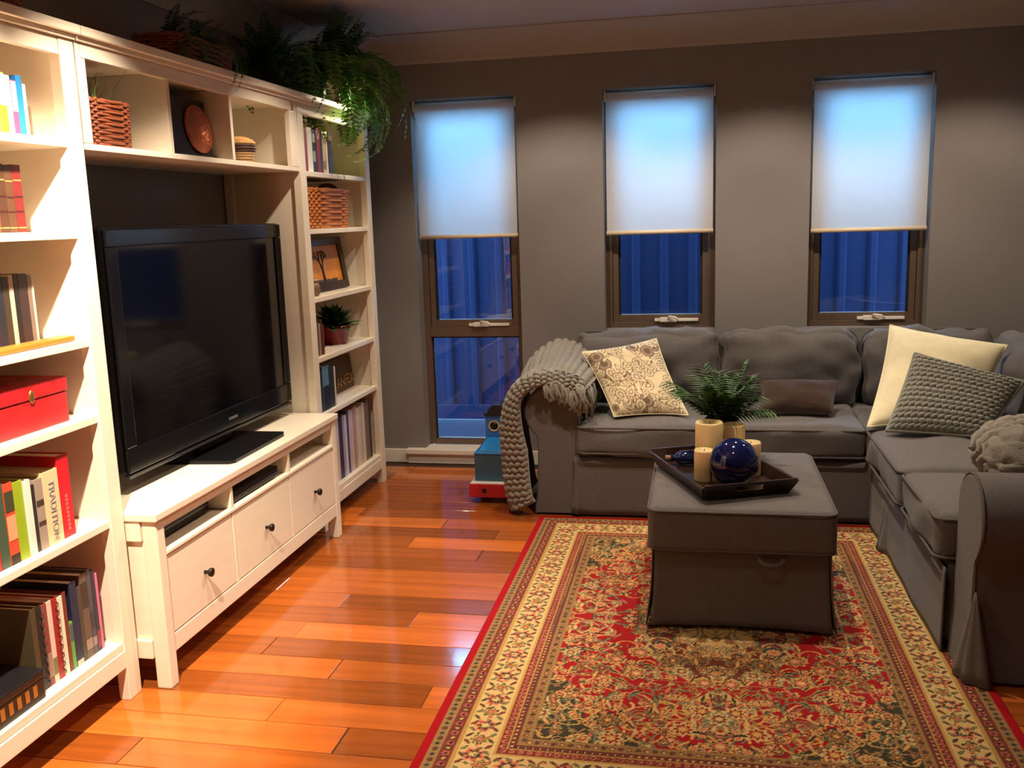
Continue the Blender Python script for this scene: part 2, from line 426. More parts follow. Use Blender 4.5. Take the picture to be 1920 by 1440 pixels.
# television bench
t = thing('television_bench', 'low white television bench with three drawers and open compartments', 'tv bench', (.004, .739, 0)); h = .737; X = .466
box('bench_top', (0, -h, .545), (X+.002, h, .57), M_white, t, .004)
for sy in (-1, 1):
    for xa, xb in ((X-.058, X-.008), (.01, .06)):
        a, b = sorted((sy*(h-.012), sy*(h-.057)))
        box('leg', (xa, a, 0), (xb, b, .5445), M_white, t, .006)
    a, b = sorted((sy*(h-.02), sy*(h-.04)))
    box('side_panel', (.061, a, .115), (X-.059, b, .5445), M_white, t)
    a, b = sorted((sy*(h-.006), sy*(h-.0195)))
    for z0, z1 in ((.10, .16), (.48, .5445)): box('side_rail', (.061, a, z0), (X-.059, b, z1), M_white, t, .003)
Xf = X-.012
box('top_rail', (Xf-.022, -h+.058, .512), (Xf, h-.058, .5445), M_white, t)
box('bottom_rail', (Xf-.022, -h+.058, .105), (Xf, h-.058, .163), M_white, t)
box('bottom_board', (.05, -h+.041, .118), (Xf-.024, h-.041, .136), M_white, t)
box('compartment_floor', (.05, -h+.041, .418), (Xf-.024, h-.041, .432), M_white, t)
box('mid_rail', (Xf-.022, -h+.058, .422), (Xf+.004, h-.058, .437), M_white, t, .004)
box('back_panel', (.03, -h+.061, .118), (.036, h-.061, .5445), M_white, t, 0)
dv = [-h+.058, -.248, .228, h-.058]
for y in dv[1:3]:
    box('divider', (.04, y-.009, .438), (Xf, y+.009, .511), M_white, t); box('drawer_stile', (Xf-.022, y-.009, .164), (Xf, y+.009, .421), M_white, t)
for i in range(3):
    a = dv[i]+(.003 if i == 0 else .012); b = dv[i+1]-(.003 if i == 2 else .012)
    d = box('drawer', (Xf-.3, a, .167), (Xf-.001, b, .418), M_white, t, .003)
    kn = lathe('knob', [(.0001, 0), (.006, 0), (.006, .012), (.013, .018), (.0155, .024), (.0145, .029), (.008, .032), (.0001, .0325)], M_knob, d, 16, (Xf-.001, (a+b)/2, .285), (0, PI/2, 0))

# television
t = thing('television', 'large black flat-screen television standing on the bench', 'television', (.26, .80, .571))
box('housing', (-.045, -.63, .065), (.01, .63, .85), M_black, t, .012)
boxes('back_shell', [((-.09, -.45, .15), (-.046, .45, .75))], M_black, t, .02)
boxes('bezel', [((.0102, -.622, .79), (.022, .622, .845)), ((.0102, -.622, .07), (.022, .622, .15)), ((.0102, -.622, .151), (.022, -.565, .789)), ((.0102, .565, .151), (.022, .622, .789))], mat('gloss_black_bezel', (.004, .004, .005), .15, spec=.3), t, .004)
box('screen', (.0102, -.564, .151), (.016, .564, .789), M_screen, t, 0)
box('lower_trim', (.0, -.62, .052), (.02, .62, .0645), mat('gunmetal_trim', S(60, 58, 60), .25, .5), t, .003)
box('logo', (.0222, .04, .103), (.0228, .11, .113), mat('silver_logo', S(120, 118, 120), .4, .5), t, 0)
box('neck', (-.05, -.12, .012), (-.015, .12, .20), M_black, t, .008)
v = []; pl = [(-.15, -.25), (.15, -.22), (.165, -.2), (.16, .22), (.145, .25), (-.15, .25)]
for z in (0, .012):
    for a, b in pl: v.append((a, b, z))
raw('stand_base', v, [tuple(range(5, -1, -1)), tuple(range(6, 12))]+[(i, (i+1) % 6, 6+(i+1) % 6, 6+i) for i in range(6)], M_black, t)

# devices in the bench
def device(label, y0, y1, x0, x1, z0, hh, cat='media player'):
    t = thing('media_box', label, cat, ((x0+x1)/2, (y0+y1)/2, z0)); hx = (x1-x0)/2; hy = (y1-y0)/2
    box('case', (-hx, -hy, .004), (hx, hy, hh), M_black, t, .004)
    for a in (-1, 1):
        for b in (-1, 1): box('foot', (a*hx*.8-.012, b*hy*.8-.012, 0), (a*hx*.8+.012, b*hy*.8+.012, .0038), M_seal, t, 0)
    box('front_strip', (hx+.0002, -hy*.95, hh*.42), (hx+.002, hy*.95, hh*.5), mat('grey_strip', S(110, 106, 108), .3, .5), t, 0)
device('matt black amplifier filling the bench compartment nearest the cookbooks', .09, .45, .10, .39, .437, .058)
device('slim glossy black disc player in the middle bench compartment', .52, .90, .12, .44, .437, .045)

# ------------------------------------------------------------------ books
def book(y, th, hh, dp, z, xs, col, label, lean=0, rough=.45, band=None, group=None, cat='book', text=None, tcol=None, bw=.92, coil=None):
    m = cm(*col, rough); name = 'magazine' if cat == 'magazine' else 'book'
    t = thing(name, label, cat, (xs, y+th/2, z), (lean, 0, 0), group); c = min(.003, th*.2); q = th/2
    boxes('cover', [((-.003, -q, 0), (0, q, hh)), ((-dp, -q, 0), (-.0031, -q+c, hh)), ((-dp, q-c, 0), (-.0031, q, hh))], m, t, .0006)
    box('pages', (-dp+.006, -q+c+.0002, .004), (-.0033, q-c-.0002, hh-.004), M_page, t, 0)
    if band:
        for (z0, z1, bc) in band: box('spine_band', (.0001, -q*bw, hh*z0), (.0008, q*bw, hh*z1), cm(*bc, .5), t, 0)
    if text:
        text_mesh('spine_text', text, th*.52, cm(*tcol, .5), t, (.0012, 0, hh*.46), Matrix(((0, 0, 1), (0, 1, 0), (-1, 0, 0))).to_euler())
    if coil:
        pv = []
        for k in range(60):
            a = k*.9; pv.append((.002+.005*math.cos(a), q*.6+.005*math.sin(a), .012+(hh-.024)*k/59))
        tube('spiral_binding', pv, .0014, cm(30, 28, 28, .4), t, 5)
    return t
# near bookcase, top shelf (right to left away from the post)
def row(yr, z, xs, specs, group=None):
    y = yr
    for (th, hh, dp, col, label, kw) in specs:
        y -= th+.0015; book(y, th, hh, dp, z, xs+kw.pop('dx', 0), col, label, group=kw.pop('group', group), **kw)
z = SLT[5]+.0005
row(-.125, z, .30, [
    (.012, .14, .17, (222, 206, 190), 'thin cream paperback at the row end beside the blue book', {}),
    (.022, .16, .19, (30, 120, 200), 'bright blue paperback on the top shelf', {}),
    (.020, .145, .19, (210, 70, 110), 'pink and white paperback next to the blue one', dict(band=[(.45, .98, (235, 225, 210))])),
    (.018, .155, .18, (240, 236, 220), 'white paperback with no marks on the top shelf', {}),
    (.024, .16, .19, (170, 200, 40), 'lime green and white book on the top shelf', dict(band=[(.48, .98, (236, 226, 200))])),
    (.022, .165, .19, (230, 150, 60), 'orange spined paperback on the top shelf', {}),
    (.026, .15, .19, (90, 60, 120), 'purple paperback on the top shelf', {}),
    (.03, .165, .19, (200, 60, 50), 'red paperback on the top shelf of near bookcase', {})])
z = SLT[4]+.0005
bl = [(.02, .15, .13, (.0, .0, .0))]
old = [((112, 34, 32), 'antique red leather book at the end of the old set'), ((86, 56, 36), 'brown leather antique book touching the red one'), ((74, 46, 32), 'dark brown antique book, third in the old set'), ((98, 60, 40), 'tan leather antique book, fourth in the old set'), ((70, 40, 30), 'dark leather antique book, fifth in the old set'), ((96, 40, 34), 'maroon leather antique book, sixth in the old set')]
row(-.19, z, .305, [(.032 if i == 0 else .028, .175-.004*(i % 2), .13, c, l, dict(rough=.4, band=[(.06, .08, (170, 130, 70)), (.3, .32, (60, 20, 20)), (.52, .54, (60, 20, 20)), (.76, .78, (170, 130, 70))])) for i, (c, l) in enumerate(old)])
z = SLT[3]+.0005
row(-.165, z, .285, [(.008, .185, .17, (190, 178, 166), 'thin pale booklet at the end of the dark row', {}), (.014, .19, .17, (120, 100, 86), 'thin taupe paperback in the dark row', {}), (.034, .195, .17, (52, 36, 34), 'thick dark maroon hardback in the dark row', {}),
    (.016, .195, .17, (30, 26, 28), 'black slim hardback beside the maroon one', {}), (.016, .195, .17, (186, 172, 150), 'beige slim book between two dark ones', {}), (.022, .19, .17, (60, 48, 34), 'olive brown book in the dark row', {}),
    (.03, .2, .17, (36, 36, 44), 'charcoal book in the dark row', {}), (.03, .19, .17, (88, 66, 50), 'brown cloth book in the dark row', {}), (.03, .2, .17, (44, 30, 30), 'black brown book in the dark row', {})])
# wooden board lying along the shelf edge
t = thing('wooden_board', 'flat varnished orange wooden board lying along a shelf edge', 'board', (.325, -.34, SLT[3]+.0005), (0, 0, .02))
box('board', (-.02, -.27, 0), (.03, .235, .016), mat('orange_timber', S(206, 110, 38), .35, var=.15, vscale=(40, 6, 40)), t, .006)
# red keepsake box
M_redbox = mat('red_brocade', S(186, 28, 34), .45, var=.4, vscale=(22, 22, 22))
t = thing('keepsake_box', 'red brocade storage box with a small brass latch', 'box', (.20, -.36, SLT[2]+.0005))
box('base', (-.12, -.225, 0), (.125, .225, .085), M_redbox, t, .004); box('lid', (-.122, -.228, .0862), (.128, .228, .128), M_redbox, t, .005)
lathe('latch', [(.0001, .004), (.008, .004), (.012, .002), (.013, 0)], mat('old_brass', S(150, 112, 58), .35, .8), t, 14, (.1285, .08, .095), (0, PI/2, 0)).scale = (1.4, .8, 1)
# cookbooks
z = SLT[1]+.0005
row(-.175, z, .335, [
    (.048, .235, .22, (196, 22, 36), 'tall red hardback cookbook at the end of its row', dict(band=[(.08+.05*k, .115+.05*k, (214, 96, 92)) for k in range(9)], bw=.22)),
    (.062, .205, .2, (214, 190, 146), 'thick cream cookbook with big grey lettering down its spine', dict(text='TRADITION', tcol=(150, 146, 150))),
    (.03, .195, .19, (150, 132, 118), 'grey brown cookbook between cream and black ones', dict(band=[(.62, .7, (60, 46, 40)), (.34, .4, (70, 50, 44))])),
    (.018, .185, .19, (40, 34, 36), 'narrow black cookbook in the lit row', {}),
    (.022, .205, .2, (232, 214, 200), 'slim pale pink white cookbook standing a bit proud', dict(dx=.005)),
    (.034, .21, .2, (140, 160, 30), 'lime green cookbook in the lit row', {}),
    (.034, .215, .2, (206, 70, 44), 'orange red cookbook with black foot', dict(band=[(.0, .12, (40, 28, 26)), (.3, .6, (236, 150, 110)), (.65, .9, (60, 60, 40))])),
    (.03, .22, .2, (60, 80, 60), 'dark green cookbook in the lit row', {}), (.04, .22, .2, (150, 40, 40), 'brick red cookbook in the lit row', {}), (.05, .21, .2, (70, 50, 90), 'violet cookbook in the lit row', {})])
# bottom shelf
z = SLT[0]+.0005
row(-.095, z, .325, [
    (.010, .235, .2, (206, 110, 150), 'thin pink folder at the end of the bottom shelf row', {}),
    (.016, .25, .21, (52, 46, 54), 'charcoal magazine next to the pink folder', dict(band=[(.05, .25, (130, 60, 60))])),
    (.018, .26, .21, (78, 70, 84), 'grey violet magazine on the bottom shelf', dict(band=[(.1, .2, (150, 130, 140)), (.3, .5, (60, 56, 70))])),
    (.03, .255, .22, (98, 78, 66), 'mottled brown atlas on the bottom shelf', dict(band=[(.1, .22, (150, 130, 112)), (.6, .9, (60, 46, 34))])),
    (.014, .225, .2, (70, 62, 50), 'olive thin book beside the brown atlas', {}),
    (.03, .25, .22, (26, 34, 62), 'navy ring folder on the bottom shelf', dict(band=[(.0, .06, (190, 180, 170))])),
    (.014, .14, .16, (90, 150, 60), 'short green booklet between taller folders', dict(band=[(.6, .95, (70, 84, 100))])),
    (.014, .235, .2, (110, 44, 34), 'rust red thin book on the bottom shelf', {}),
    (.02, .23, .2, (226, 208, 182), 'cream spined book on the bottom shelf', {}),
    (.022, .235, .2, (150, 32, 32), 'red notebook with black spiral binding', dict(coil=True)),
    (.018, .235, .2, (206, 186, 172), 'pale worn magazine beside the red notebook', dict(band=[(.1, .3, (120, 110, 80))])),
    (.02, .235, .2, (128, 60, 52), 'russet patterned book on the bottom shelf', dict(band=[(.1, .4, (150, 120, 100))])),
    (.02, .24, .2, (34, 30, 30), 'black notebook with spiral binding', dict(coil=True)),
    (.02, .24, .2, (70, 60, 40), 'khaki book on the bottom shelf', {})])
t = thing('document_box', 'low black box with gold lettering in front of the books', 'box', (.255, -.475, SLT[0]+.0005))
box('base', (-.11, -.10, 0), (.095, .085, .06), cm(34, 24, 20, .4), t, .003); box('lid', (-.112, -.103, .0605), (.098, .088, .082), cm(24, 22, 24, .35), t, .004)
for k in range(5): box('gold_print', (.0952, -.08+.03*k, .018), (.0957, -.065+.03*k, .05), mat('gold_foil', S(170, 120, 50), .4, .4), t, 0)

# far bookcase -------------------------------------------------
z = SRT[5]+.0005
y = 1.60
for th, hh, c, l, b in ((.03, .19, (150, 60, 50), 'brown red book at the start of the row under the fern', None), (.055, .195, (240, 234, 222), 'thick white book under the fern', None), (.03, .19, (34, 44, 40), 'black green book with pale label under the fern', [(.25, .5, (170, 170, 150)), (.7, .9, (170, 170, 150))]), (.012, .19, (40, 30, 30), 'very thin black book under the fern', None),
                        (.042, .2, (150, 40, 40), 'dark red book under the fern', [(.75, .95, (190, 120, 110))]), (.02, .185, (50, 44, 36), 'dark olive book under the fern', None), (.038, .19, (214, 180, 150), 'peach spined book under the fern', [(.1, .3, (150, 120, 90))]), (.02, .195, (236, 214, 170), 'cream thin book under the fern', None), (.008, .19, (60, 40, 30), 'slim brown pamphlet under the fern', None), (.045, .195, (48, 30, 24), 'chocolate brown book ending the row under the fern', [(.8, .9, (120, 90, 60))])):
    book(y, th, hh, .17, z, .345, c, l, band=b); y += th+.003
z = SRT[2]+.0005
for i, (th, hh, c, l) in enumerate(((.03, .16, (96, 72, 60), 'brown book beside the potted plant'), (.02, .15, (150, 126, 110), 'taupe book beside the potted plant'), (.02, .165, (70, 44, 40), 'dark brown book beside the potted plant'), (.012, .14, (140, 40, 36), 'thin red book touching the potted plant'))):
    book([1.60, 1.633, 1.656, 1.68][i], th, hh, .15, z, .34, c, l)

# woven baskets: woven strands as real geometry
def basket(name, label, loc, lx, ly, hh, m, taper=.88, handles=False, rows=12, nst=44, thick=.008, cat='basket', round_=False):
    t = thing(name, label, cat, loc)
    def per(k, s, rad=0):
        a = 2*PI*k
        if round_: return (lx/2*s+rad)*math.cos(a), (ly/2*s+rad)*math.sin(a)
        e = .35; ca, sa = math.cos(a), math.sin(a)
        return (lx/2*s+rad)*math.copysign(abs(ca)**e, ca), (ly/2*s+rad)*math.copysign(abs(sa)**e, sa)
    parts = []
    for r in range(rows):
        z = hh*(r+.5)/rows; s = taper+(1-taper)*z/hh; P = []
        for k in range(nst*2):
            off = thick*.55*(1 if ((k//2+r) % 2) else -1); px, py = per(k/(nst*2), s, off); P.append((px, py, z))
        parts.append(tube_data(P, hh/rows*.56, 5, True))
    v, f = merge(parts); o = raw('weave', v, f, m, t, True); o['kind'] = 'stuff'
    parts = []
    for k in range(nst):
        P = [(*per((k+.5)/nst, taper+(1-taper)*q, 0), hh*q+.002) for q in (0, .5, 1)]; parts.append(tube_data(P, thick*.5, 5))
    v, f = merge(parts); o = raw('stakes', v, f, m, t, True); o['kind'] = 'stuff'
    P = []
    for k in range(64):
        px, py = per(k/64, 1); P.append((px, py, hh+.004*math.sin(k*2.4)))
    tube('rim', P, thick*1.15, m, t, 6, True)
    n = 48; v = [(*per(k/n, taper, -.004), .003) for k in range(n)]+[(*per(k/n, taper, -.004), .010) for k in range(n)]
    raw('base', v, [tuple(range(n))[::-1], tuple(range(n, 2*n))]+[(k, (k+1) % n, n+(k+1) % n, n+k) for k in range(n)], m, t)
    # dark lining just inside
    v = []
    for q in (0, 1):
        for k in range(n): v.append((*per(k/n, taper+(1-taper)*q, -thick*1.4), .011+(hh-.02)*q))
    raw('lining', v, [(k, (k+1) % n, n+(k+1) % n, n+k) for k in range(n)], mat('lining', S(52, 30, 18), .9), t)
    if handles:
        for sy in (-1, 1):
            P = [(.06*math.cos(PI*q/12), sy*(ly/2-.004), hh-.005+.042*math.sin(PI*q/12)) for q in range(13)]
            tube('handle', P, .010, m, t, 7)
    return t
basket('storage_basket', 'honey wicker storage basket with two loop handles on bookcase shelf', (.205, 1.905, SRT[4]+.0005), .27, .55, .178, M_wick, .93, True, 13, 44, .008)
# tree picture
t = thing('tree_picture', 'dark framed picture of a bare tree on amber ground', 'picture frame', (.245, 1.965, SRT[3]+.0008), (0, math.radians(-9), 0))
hw = .295; hh = .262
boxes('frame', [((0, -hw, 0), (.022, hw, .04)), ((0, -hw, hh-.038), (.022, hw, hh)), ((0, -hw, .0402), (.022, -hw+.05, hh-.0382)), ((0, hw-.05, .0402), (.022, hw, hh-.0382))], cm(48, 28, 18, .4), t, .003)
box('panel', (.004, -hw+.0505, .0405), (.011, hw-.0505, hh-.0385), mat('amber_panel', S(206, 128, 44), .5, var=.25, vscale=(9, 9, 9)), t, 0)
parts = []
rt_ = random.Random(5)
def branch(p, a, l, r, d):
    q = (p[0]+math.sin(a)*l, p[1]+math.cos(a)*l)
    parts.append(tube_data([(.0125, p[0], p[1]), (.0125, q[0], q[1])], [r, r*.7], 5))
    if d == 0: return
    for s in (-1, 1) if d > 2 else (-1, .2, 1):
        b = a+s*rt_.uniform(.25, .6)
        if abs(q[0]) < .16 and q[1] < .19: branch(q, b, l*rt_.uniform(.62, .82), r*.66, d-1)
branch((.0, .042), 0, .062, .009, 5)
for k in range(34): parts.append(tube_data([(.0125, -.17+.01*k, .041), (.0125, -.17+.01*k+.004, .05+.008*rt_.random())], .003, 4))
v, f = merge(parts); raw('tree_motif', v, f, cm(40, 20, 12, .6), t)
# small round ornament standing before it
t = thing('pebble_ornament', 'small round stone ornament in front of the tree picture', 'ornament', (.315, 1.665, SRT[3]+.0005))
lathe('body', [(.0001, 0), (.022, 0), (.032, .02), (.03, .05), (.018, .068), (.0001, .072)], mat('brown_stone', S(120, 88, 66), .5, var=.3, vscale=(40, 40, 40)), t); lathe('collar', [(.02, .066), (.026, .07), (.024, .078), (.015, .08)], cm(168, 138, 110, .5), t)

def leafy(t, z0, n, ln, m, wid=.012, seed=1, spread=1.0, up=.6, name='leaf', seg=5):
    rr = random.Random(seed)
    for k in range(n):
        a = rr.uniform(0, 2*PI); tilt = rr.uniform(.1, 1)*spread; L = ln*rr.uniform(.6, 1.1); v = []; f = []
        for i in range(seg+1):
            q = i/seg; rad = L*q*math.sin(tilt)*(1+.25*q); zz = L*(q*math.cos(tilt)-up*.55*q*q*tilt); ww = wid*math.sin(PI*min(.98, q*.9+.08))*.5+.0004
            v += [(rad, -ww, zz), (rad, 0, zz-ww*.35), (rad, ww, zz)]
        for i in range(seg):
            for j in (0, 1): f.append((i*3+j, i*3+j+1, i*3+j+4, i*3+j+3))
        raw(name, v, f, m, t, True, (rr.uniform(-.015, .015), rr.uniform(-.015, .015), z0), (0, 0, a))
def frond_mesh(L, droop, pairs, lw, seed):
    rr = random.Random(seed); v = []; f = []; pts = []
    for i in range(pairs+1):
        q = i/pairs; ang = math.radians(70)-droop*q*1.25; pts.append(ang)
    p = Vector((0, 0, 0)); path = [p.copy()]
    for a in pts[:-1]:
        p = p+Vector((math.cos(a), 0, math.sin(a)))*(L/pairs); path.append(p.copy())
    tv, tf = tube_data(path, [.0025*(1-.8*i/pairs) for i in range(pairs+1)], 4); v += tv; f += tf
    for i in range(2, pairs+1):
        q = i/pairs; ll = lw*(math.sin(PI*min(1, q*.88+.1))**.6)*rr.uniform(.85, 1.1); a = pts[i-1]
        tdir = Vector((math.cos(a), 0, math.sin(a))); nrm = Vector((-math.sin(a), 0, math.cos(a)))
        for s in (-1, 1):
            d = (Vector((0, s, 0))+tdir*.35+nrm*rr.uniform(-.25, .1)).normalized(); b = len(v); wd = L/pairs*.8
            P0 = path[i]; v += [P0, P0+d*ll*.45+tdir*wd*.55, P0+d*ll, P0+d*ll*.45-tdir*wd*.55]
            f.append((b, b+1, b+2, b+3))
    me = bpy.data.meshes.new('frond'); me.from_pydata([tuple(q) for q in v], [], f); me.update(); return me
FM = [frond_mesh(.62, 2.1, 26, .062, 1), frond_mesh(.55, 2.6, 24, .06, 2), frond_mesh(.5, 1.5, 22, .055, 3), frond_mesh(.68, 2.9, 28, .06, 4), frond_mesh(.42, 1.2, 20, .05, 5)]
for q in FM: q.materials.append(M_fern)
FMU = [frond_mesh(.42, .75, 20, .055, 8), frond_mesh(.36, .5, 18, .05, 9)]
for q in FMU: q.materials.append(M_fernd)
FMD = [q.copy() for q in FM]
for q in FMD: q.materials.clear(); q.materials.append(M_fernd)
def fern(label, loc, n, seed, lib, smin=.7, smax=1.05, pot=True, amin=0, amax=2*PI, zlim=ZC-.012, up=0):
    rr = random.Random(seed); t = thing('potted_fern', label, 'plant', loc)
    if pot:
        lathe('pot', [(.0001, 0), (.06, 0), (.085, .11), (.092, .112), (.092, .125), (.08, .125), (.078, .1), (.0001, .1)], cm(52, 38, 30, .6), t)
    for k in range(n+up):
        a = rr.uniform(amin, amax); sc = rr.uniform(smin, smax)
        # keep fronds clear of the wall behind: those pointing at it are shorter and steeper
        tilt = rr.uniform(-.25, .8)
        if math.cos(a) < -.2: sc *= .42; tilt = -.3
        if k >= n: tilt = rr.uniform(-.35, .15)
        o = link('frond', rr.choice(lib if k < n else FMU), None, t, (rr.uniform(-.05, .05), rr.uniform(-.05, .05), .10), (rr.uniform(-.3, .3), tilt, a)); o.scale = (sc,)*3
        hi = max((Euler(o.rotation_euler).to_matrix() @ vv.co).z for vv in o.data.vertices)*sc+.10+loc[2]
        if hi > zlim: o.scale = tuple(x*max(.3, (zlim-loc[2]-.10)/(hi-loc[2]-.10)) for x in o.scale)
    return t
fern('large boston fern spilling over the bookcase top beside the window', (.27, 2.07, 1.9705), 110, 11, FM, .75, 1.12, up=46)
fern('dark bushy fern on the wall unit between basket and hanging fern', (.15, 1.66, 1.9705), 60, 12, FMD, .5, .78, up=34)
# clip lamp amid the fern
t = thing('clip_lamp', 'small chrome clip lamp glowing among the fern fronds', 'lamp', (.352, 2.05, 1.9705))
box('clamp', (-.02, -.02, 0), (.025, .02, .02), M_chrome, t, .003)
tube('arm', [(0, 0, .02), (.0, .0, .06), (.03, -.005, .10), (.07, -.01, .115)], .004, M_chrome, t)
hd = lathe('lamp_head', [(.0001, .05), (.014, .048), (.02, .03), (.034, 0), (.032, 0), (.018, .028), (.0001, .034)], M_chrome, t, 20, (.10, -.015, .075), (0, math.radians(18), 0))
lathe('bulb', [(.0001, .004), (.012, .008), (.012, .024), (.0001, .028)], mat('clip_bulb', (1, .9, .7), .3, emis=((1, .86, .6), 30)), hd, 12)
ld = bpy.data.lights.new('clip_lamp_beam', 'SPOT'); ld.energy = 15; ld.color = (1, .84, .6); ld.spot_size = math.radians(120); ld.spot_blend = .5; ld.shadow_soft_size = .012
lo = bpy.data.objects.new('clip_lamp_beam', ld); COL.objects.link(lo); lo.parent = t; lo.location = (.096, -.018, .06); lo.rotation_euler = Vector((.0, -.55, -1)).to_track_quat('-Z', 'Y').to_euler()

# baskets with grass
b1 = basket('grass_basket', 'red brown wicker basket with dark foliage on top of the wall unit', (.235, .835, 1.9705), .19, .42, .095, M_wickd, .94, False, 10, 34, .006, 'planter')
for k in range(26):
    rr = random.Random(k+50); o = link('frond', rr.choice(FMD), None, b1, (rr.uniform(-.05, .05), rr.uniform(-.15, .15), .03), (0, rr.uniform(-.5, .1), rr.uniform(-1.6, 1.6))); o.scale = (rr.uniform(.35, .55),)*3
basket('wicker_planter', 'low red brown wicker planter on the near bookcase top', (.28, -.34, 1.9705), .2, .34, .09, M_wickd, .94, False, 9, 30, .006, 'planter')
b2 = basket('grass_planter', 'square red brown wicker planter with wispy grass in the shelf compartment', (.255, .175, 1.6565), .19, .23, .130, M_wickd, .96, False, 15, 32, .005, 'planter')
rr = random.Random(9)
for k in range(90):
    a = rr.uniform(0, 2*PI); L = rr.uniform(.09, .16); lean = rr.uniform(.1, .9)
    x0, y0_ = rr.uniform(-.06, .06), rr.uniform(-.07, .07); P = []
    v = []; f = []
    for i in range(5):
        q = i/4; rad = L*q*math.sin(lean)*(.5+.5*q); zz = min(L*q*math.cos(lean*q), .125); ww = .0016*(1-q)+.0003
        v += [(rad, -ww, zz), (rad, ww, zz)]
    f = [(2*i, 2*i+1, 2*i+3, 2*i+2) for i in range(4)]
    raw('grass_blade', v, f, M_grass, b2, True, (x0*.8, y0_*.8, .105), (0, 0, a))
# framed copper plate
t = thing('framed_plate', 'copper relief plate mounted on a black square board', 'wall plate', (.275, .712, 1.6575), (0, math.radians(-7), 0))
box('board', (0, -.165, 0), (.02, .16, .21), cm(20, 16, 18, .4), t, .003); box('ledge', (.0202, -.165, 0), (.034, .16, .010), cm(20, 16, 18, .4), t, .002)
lathe('plate', [(.0001, .010), (.03, .011), (.034, .015), (.055, .012), (.06, .016), (.078, .010), (.084, .012), (.088, .004), (.086, 0), (.0001, 0)], mat('copper_relief', S(176, 96, 62), .35, .55, var=.3, vscale=(45, 45, 45), bump=.6, bscale=60), t, 40, (.0205, .075, .102), (0, PI/2, 0))
# lidded trinket basket
t = thing('trinket_pot', 'tiny lidded woven pot with tan lid and dark band', 'pot', (.285, 1.085, 1.6565))
parts = [tube_data([(r*math.cos(2*PI*k/28), r*math.sin(2*PI*k/28), z+.0015*(k % 2)) for k in range(28)], .006, 6, True) for r, z in ((.052, .006), (.056, .016), (.058, .026), (.06, .036))]
v, f = merge(parts); raw('body', v, f, mat('woven_tan', S(176, 138, 92), .7, var=.2, vscale=(60, 60, 60)), t, True)
parts = [tube_data([(r*math.cos(2*PI*k/28), r*math.sin(2*PI*k/28), z) for k in range(28)], .006, 6, True) for r, z in ((.063, .046), (.066, .056), (.063, .066))]
v, f = merge(parts); raw('band', v, f, cm(70, 38, 26, .6), t, True)
parts = [tube_data([(r*math.cos(2*PI*k/28), r*math.sin(2*PI*k/28), z) for k in range(28)], .0065, 6, True) for r, z in ((.064, .076), (.056, .084), (.045, .09), (.033, .094), (.02, .096), (.008, .097))]
v, f = merge(parts); raw('lid', v, f, mat('woven_gold', S(200, 150, 86), .7, var=.2, vscale=(60, 60, 60)), t, True)
# potted herb on shelf
t = thing('potted_herb', 'bushy green herb in a glazed red pot on the bookcase shelf', 'plant', (.245, 2.06, SRT[2]+.0005))
lathe('pot', [(.0001, 0), (.062, 0), (.08, .075), (.086, .077), (.086, .096), (.076, .096), (.074, .08), (.0001, .08)], M_terra, t)
leafy(t, .085, 130, .135, M_fernd, .034, 21, 1.3, .5)
# discs, wooden sign
z = SRT[1]+.0005
t = thing('letter_sign', 'dark wooden sign with round emblem and raised letters', 'sign', (.225, 2.09, z), (0, math.radians(-7), 0))
box('board', (0, -.20, 0), (.016, .22, .175), mat('sign_wood', S(74, 46, 30), .5, var=.25, vscale=(40, 6, 40)), t, .002)
lathe('emblem', [(.0001, .004), (.05, .004), (.055, 0)], cm(120, 96, 82, .5), t, 28, (.0165, -.08, .11), (0, PI/2, 0))
text_mesh('letters', 'ANFEX', .075, cm(168, 124, 76, .5), t, (.0185, .09, .05), (PI/2, 0, PI/2), .002)
for i, (y, th, hh, c, l, lean) in enumerate(((1.55, .075, .2, (36, 36, 48), 'black boxed set leaning on the shelf before the sign', 0), (1.628, .075, .21, (84, 130, 150), 'teal and navy boxed set on the shelf before the sign', -.0), (1.706, .06, .2, (44, 44, 40), 'dark boxed set on the shelf before the sign', 0), (1.77, .018, .19, (206, 190, 178), 'pale thin case leaning at the end before the sign', -.0))):
    book(y, th, hh, .22, z, .345, c, l, band=[(0, .55, (28, 28, 44))] if i == 1 else None)
# magazines on the bottom shelf
z = SRT[0]+.0005; y = 1.548; rr = random.Random(4)
ORD = ['first', 'second', 'third', 'fourth', 'fifth', 'sixth', 'seventh', 'eighth', 'ninth', 'tenth', 'eleventh', 'twelfth', 'thirteenth', 'fourteenth', 'fifteenth', 'sixteenth', 'seventeenth', 'eighteenth', 'nineteenth', 'twentieth', 'twenty-first', 'twenty-second', 'twenty-third', 'twenty-fourth', 'twenty-fifth', 'twenty-sixth', 'twenty-seventh', 'twenty-eighth']
cols = [((206, 192, 190), 'pale grey'), ((92, 84, 110), 'dusky violet'), ((182, 168, 176), 'mauve grey'), ((60, 52, 70), 'dark plum'), ((120, 124, 168), 'slate blue'), ((196, 180, 178), 'pale rose grey'), ((140, 96, 96), 'dull red'), ((172, 164, 190), 'lilac'), ((214, 198, 190), 'off-white'), ((204, 186, 178), 'pinkish white'), ((50, 46, 66), 'navy'), ((44, 40, 58), 'black blue'), ((150, 152, 190), 'periwinkle'), ((210, 196, 196), 'whitish'), ((70, 66, 110), 'indigo'), ((196, 182, 190), 'pale lilac'), ((206, 190, 186), 'off-white'), ((176, 140, 130), 'dusty pink'), ((190, 160, 146), 'beige pink'), ((220, 204, 188), 'cream'), ((212, 196, 184), 'ivory'), ((196, 176, 160), 'sand'), ((214, 200, 186), 'cream'), ((120, 100, 78), 'khaki'), ((110, 92, 72), 'olive brown'), ((46, 24, 20), 'chocolate brown')]
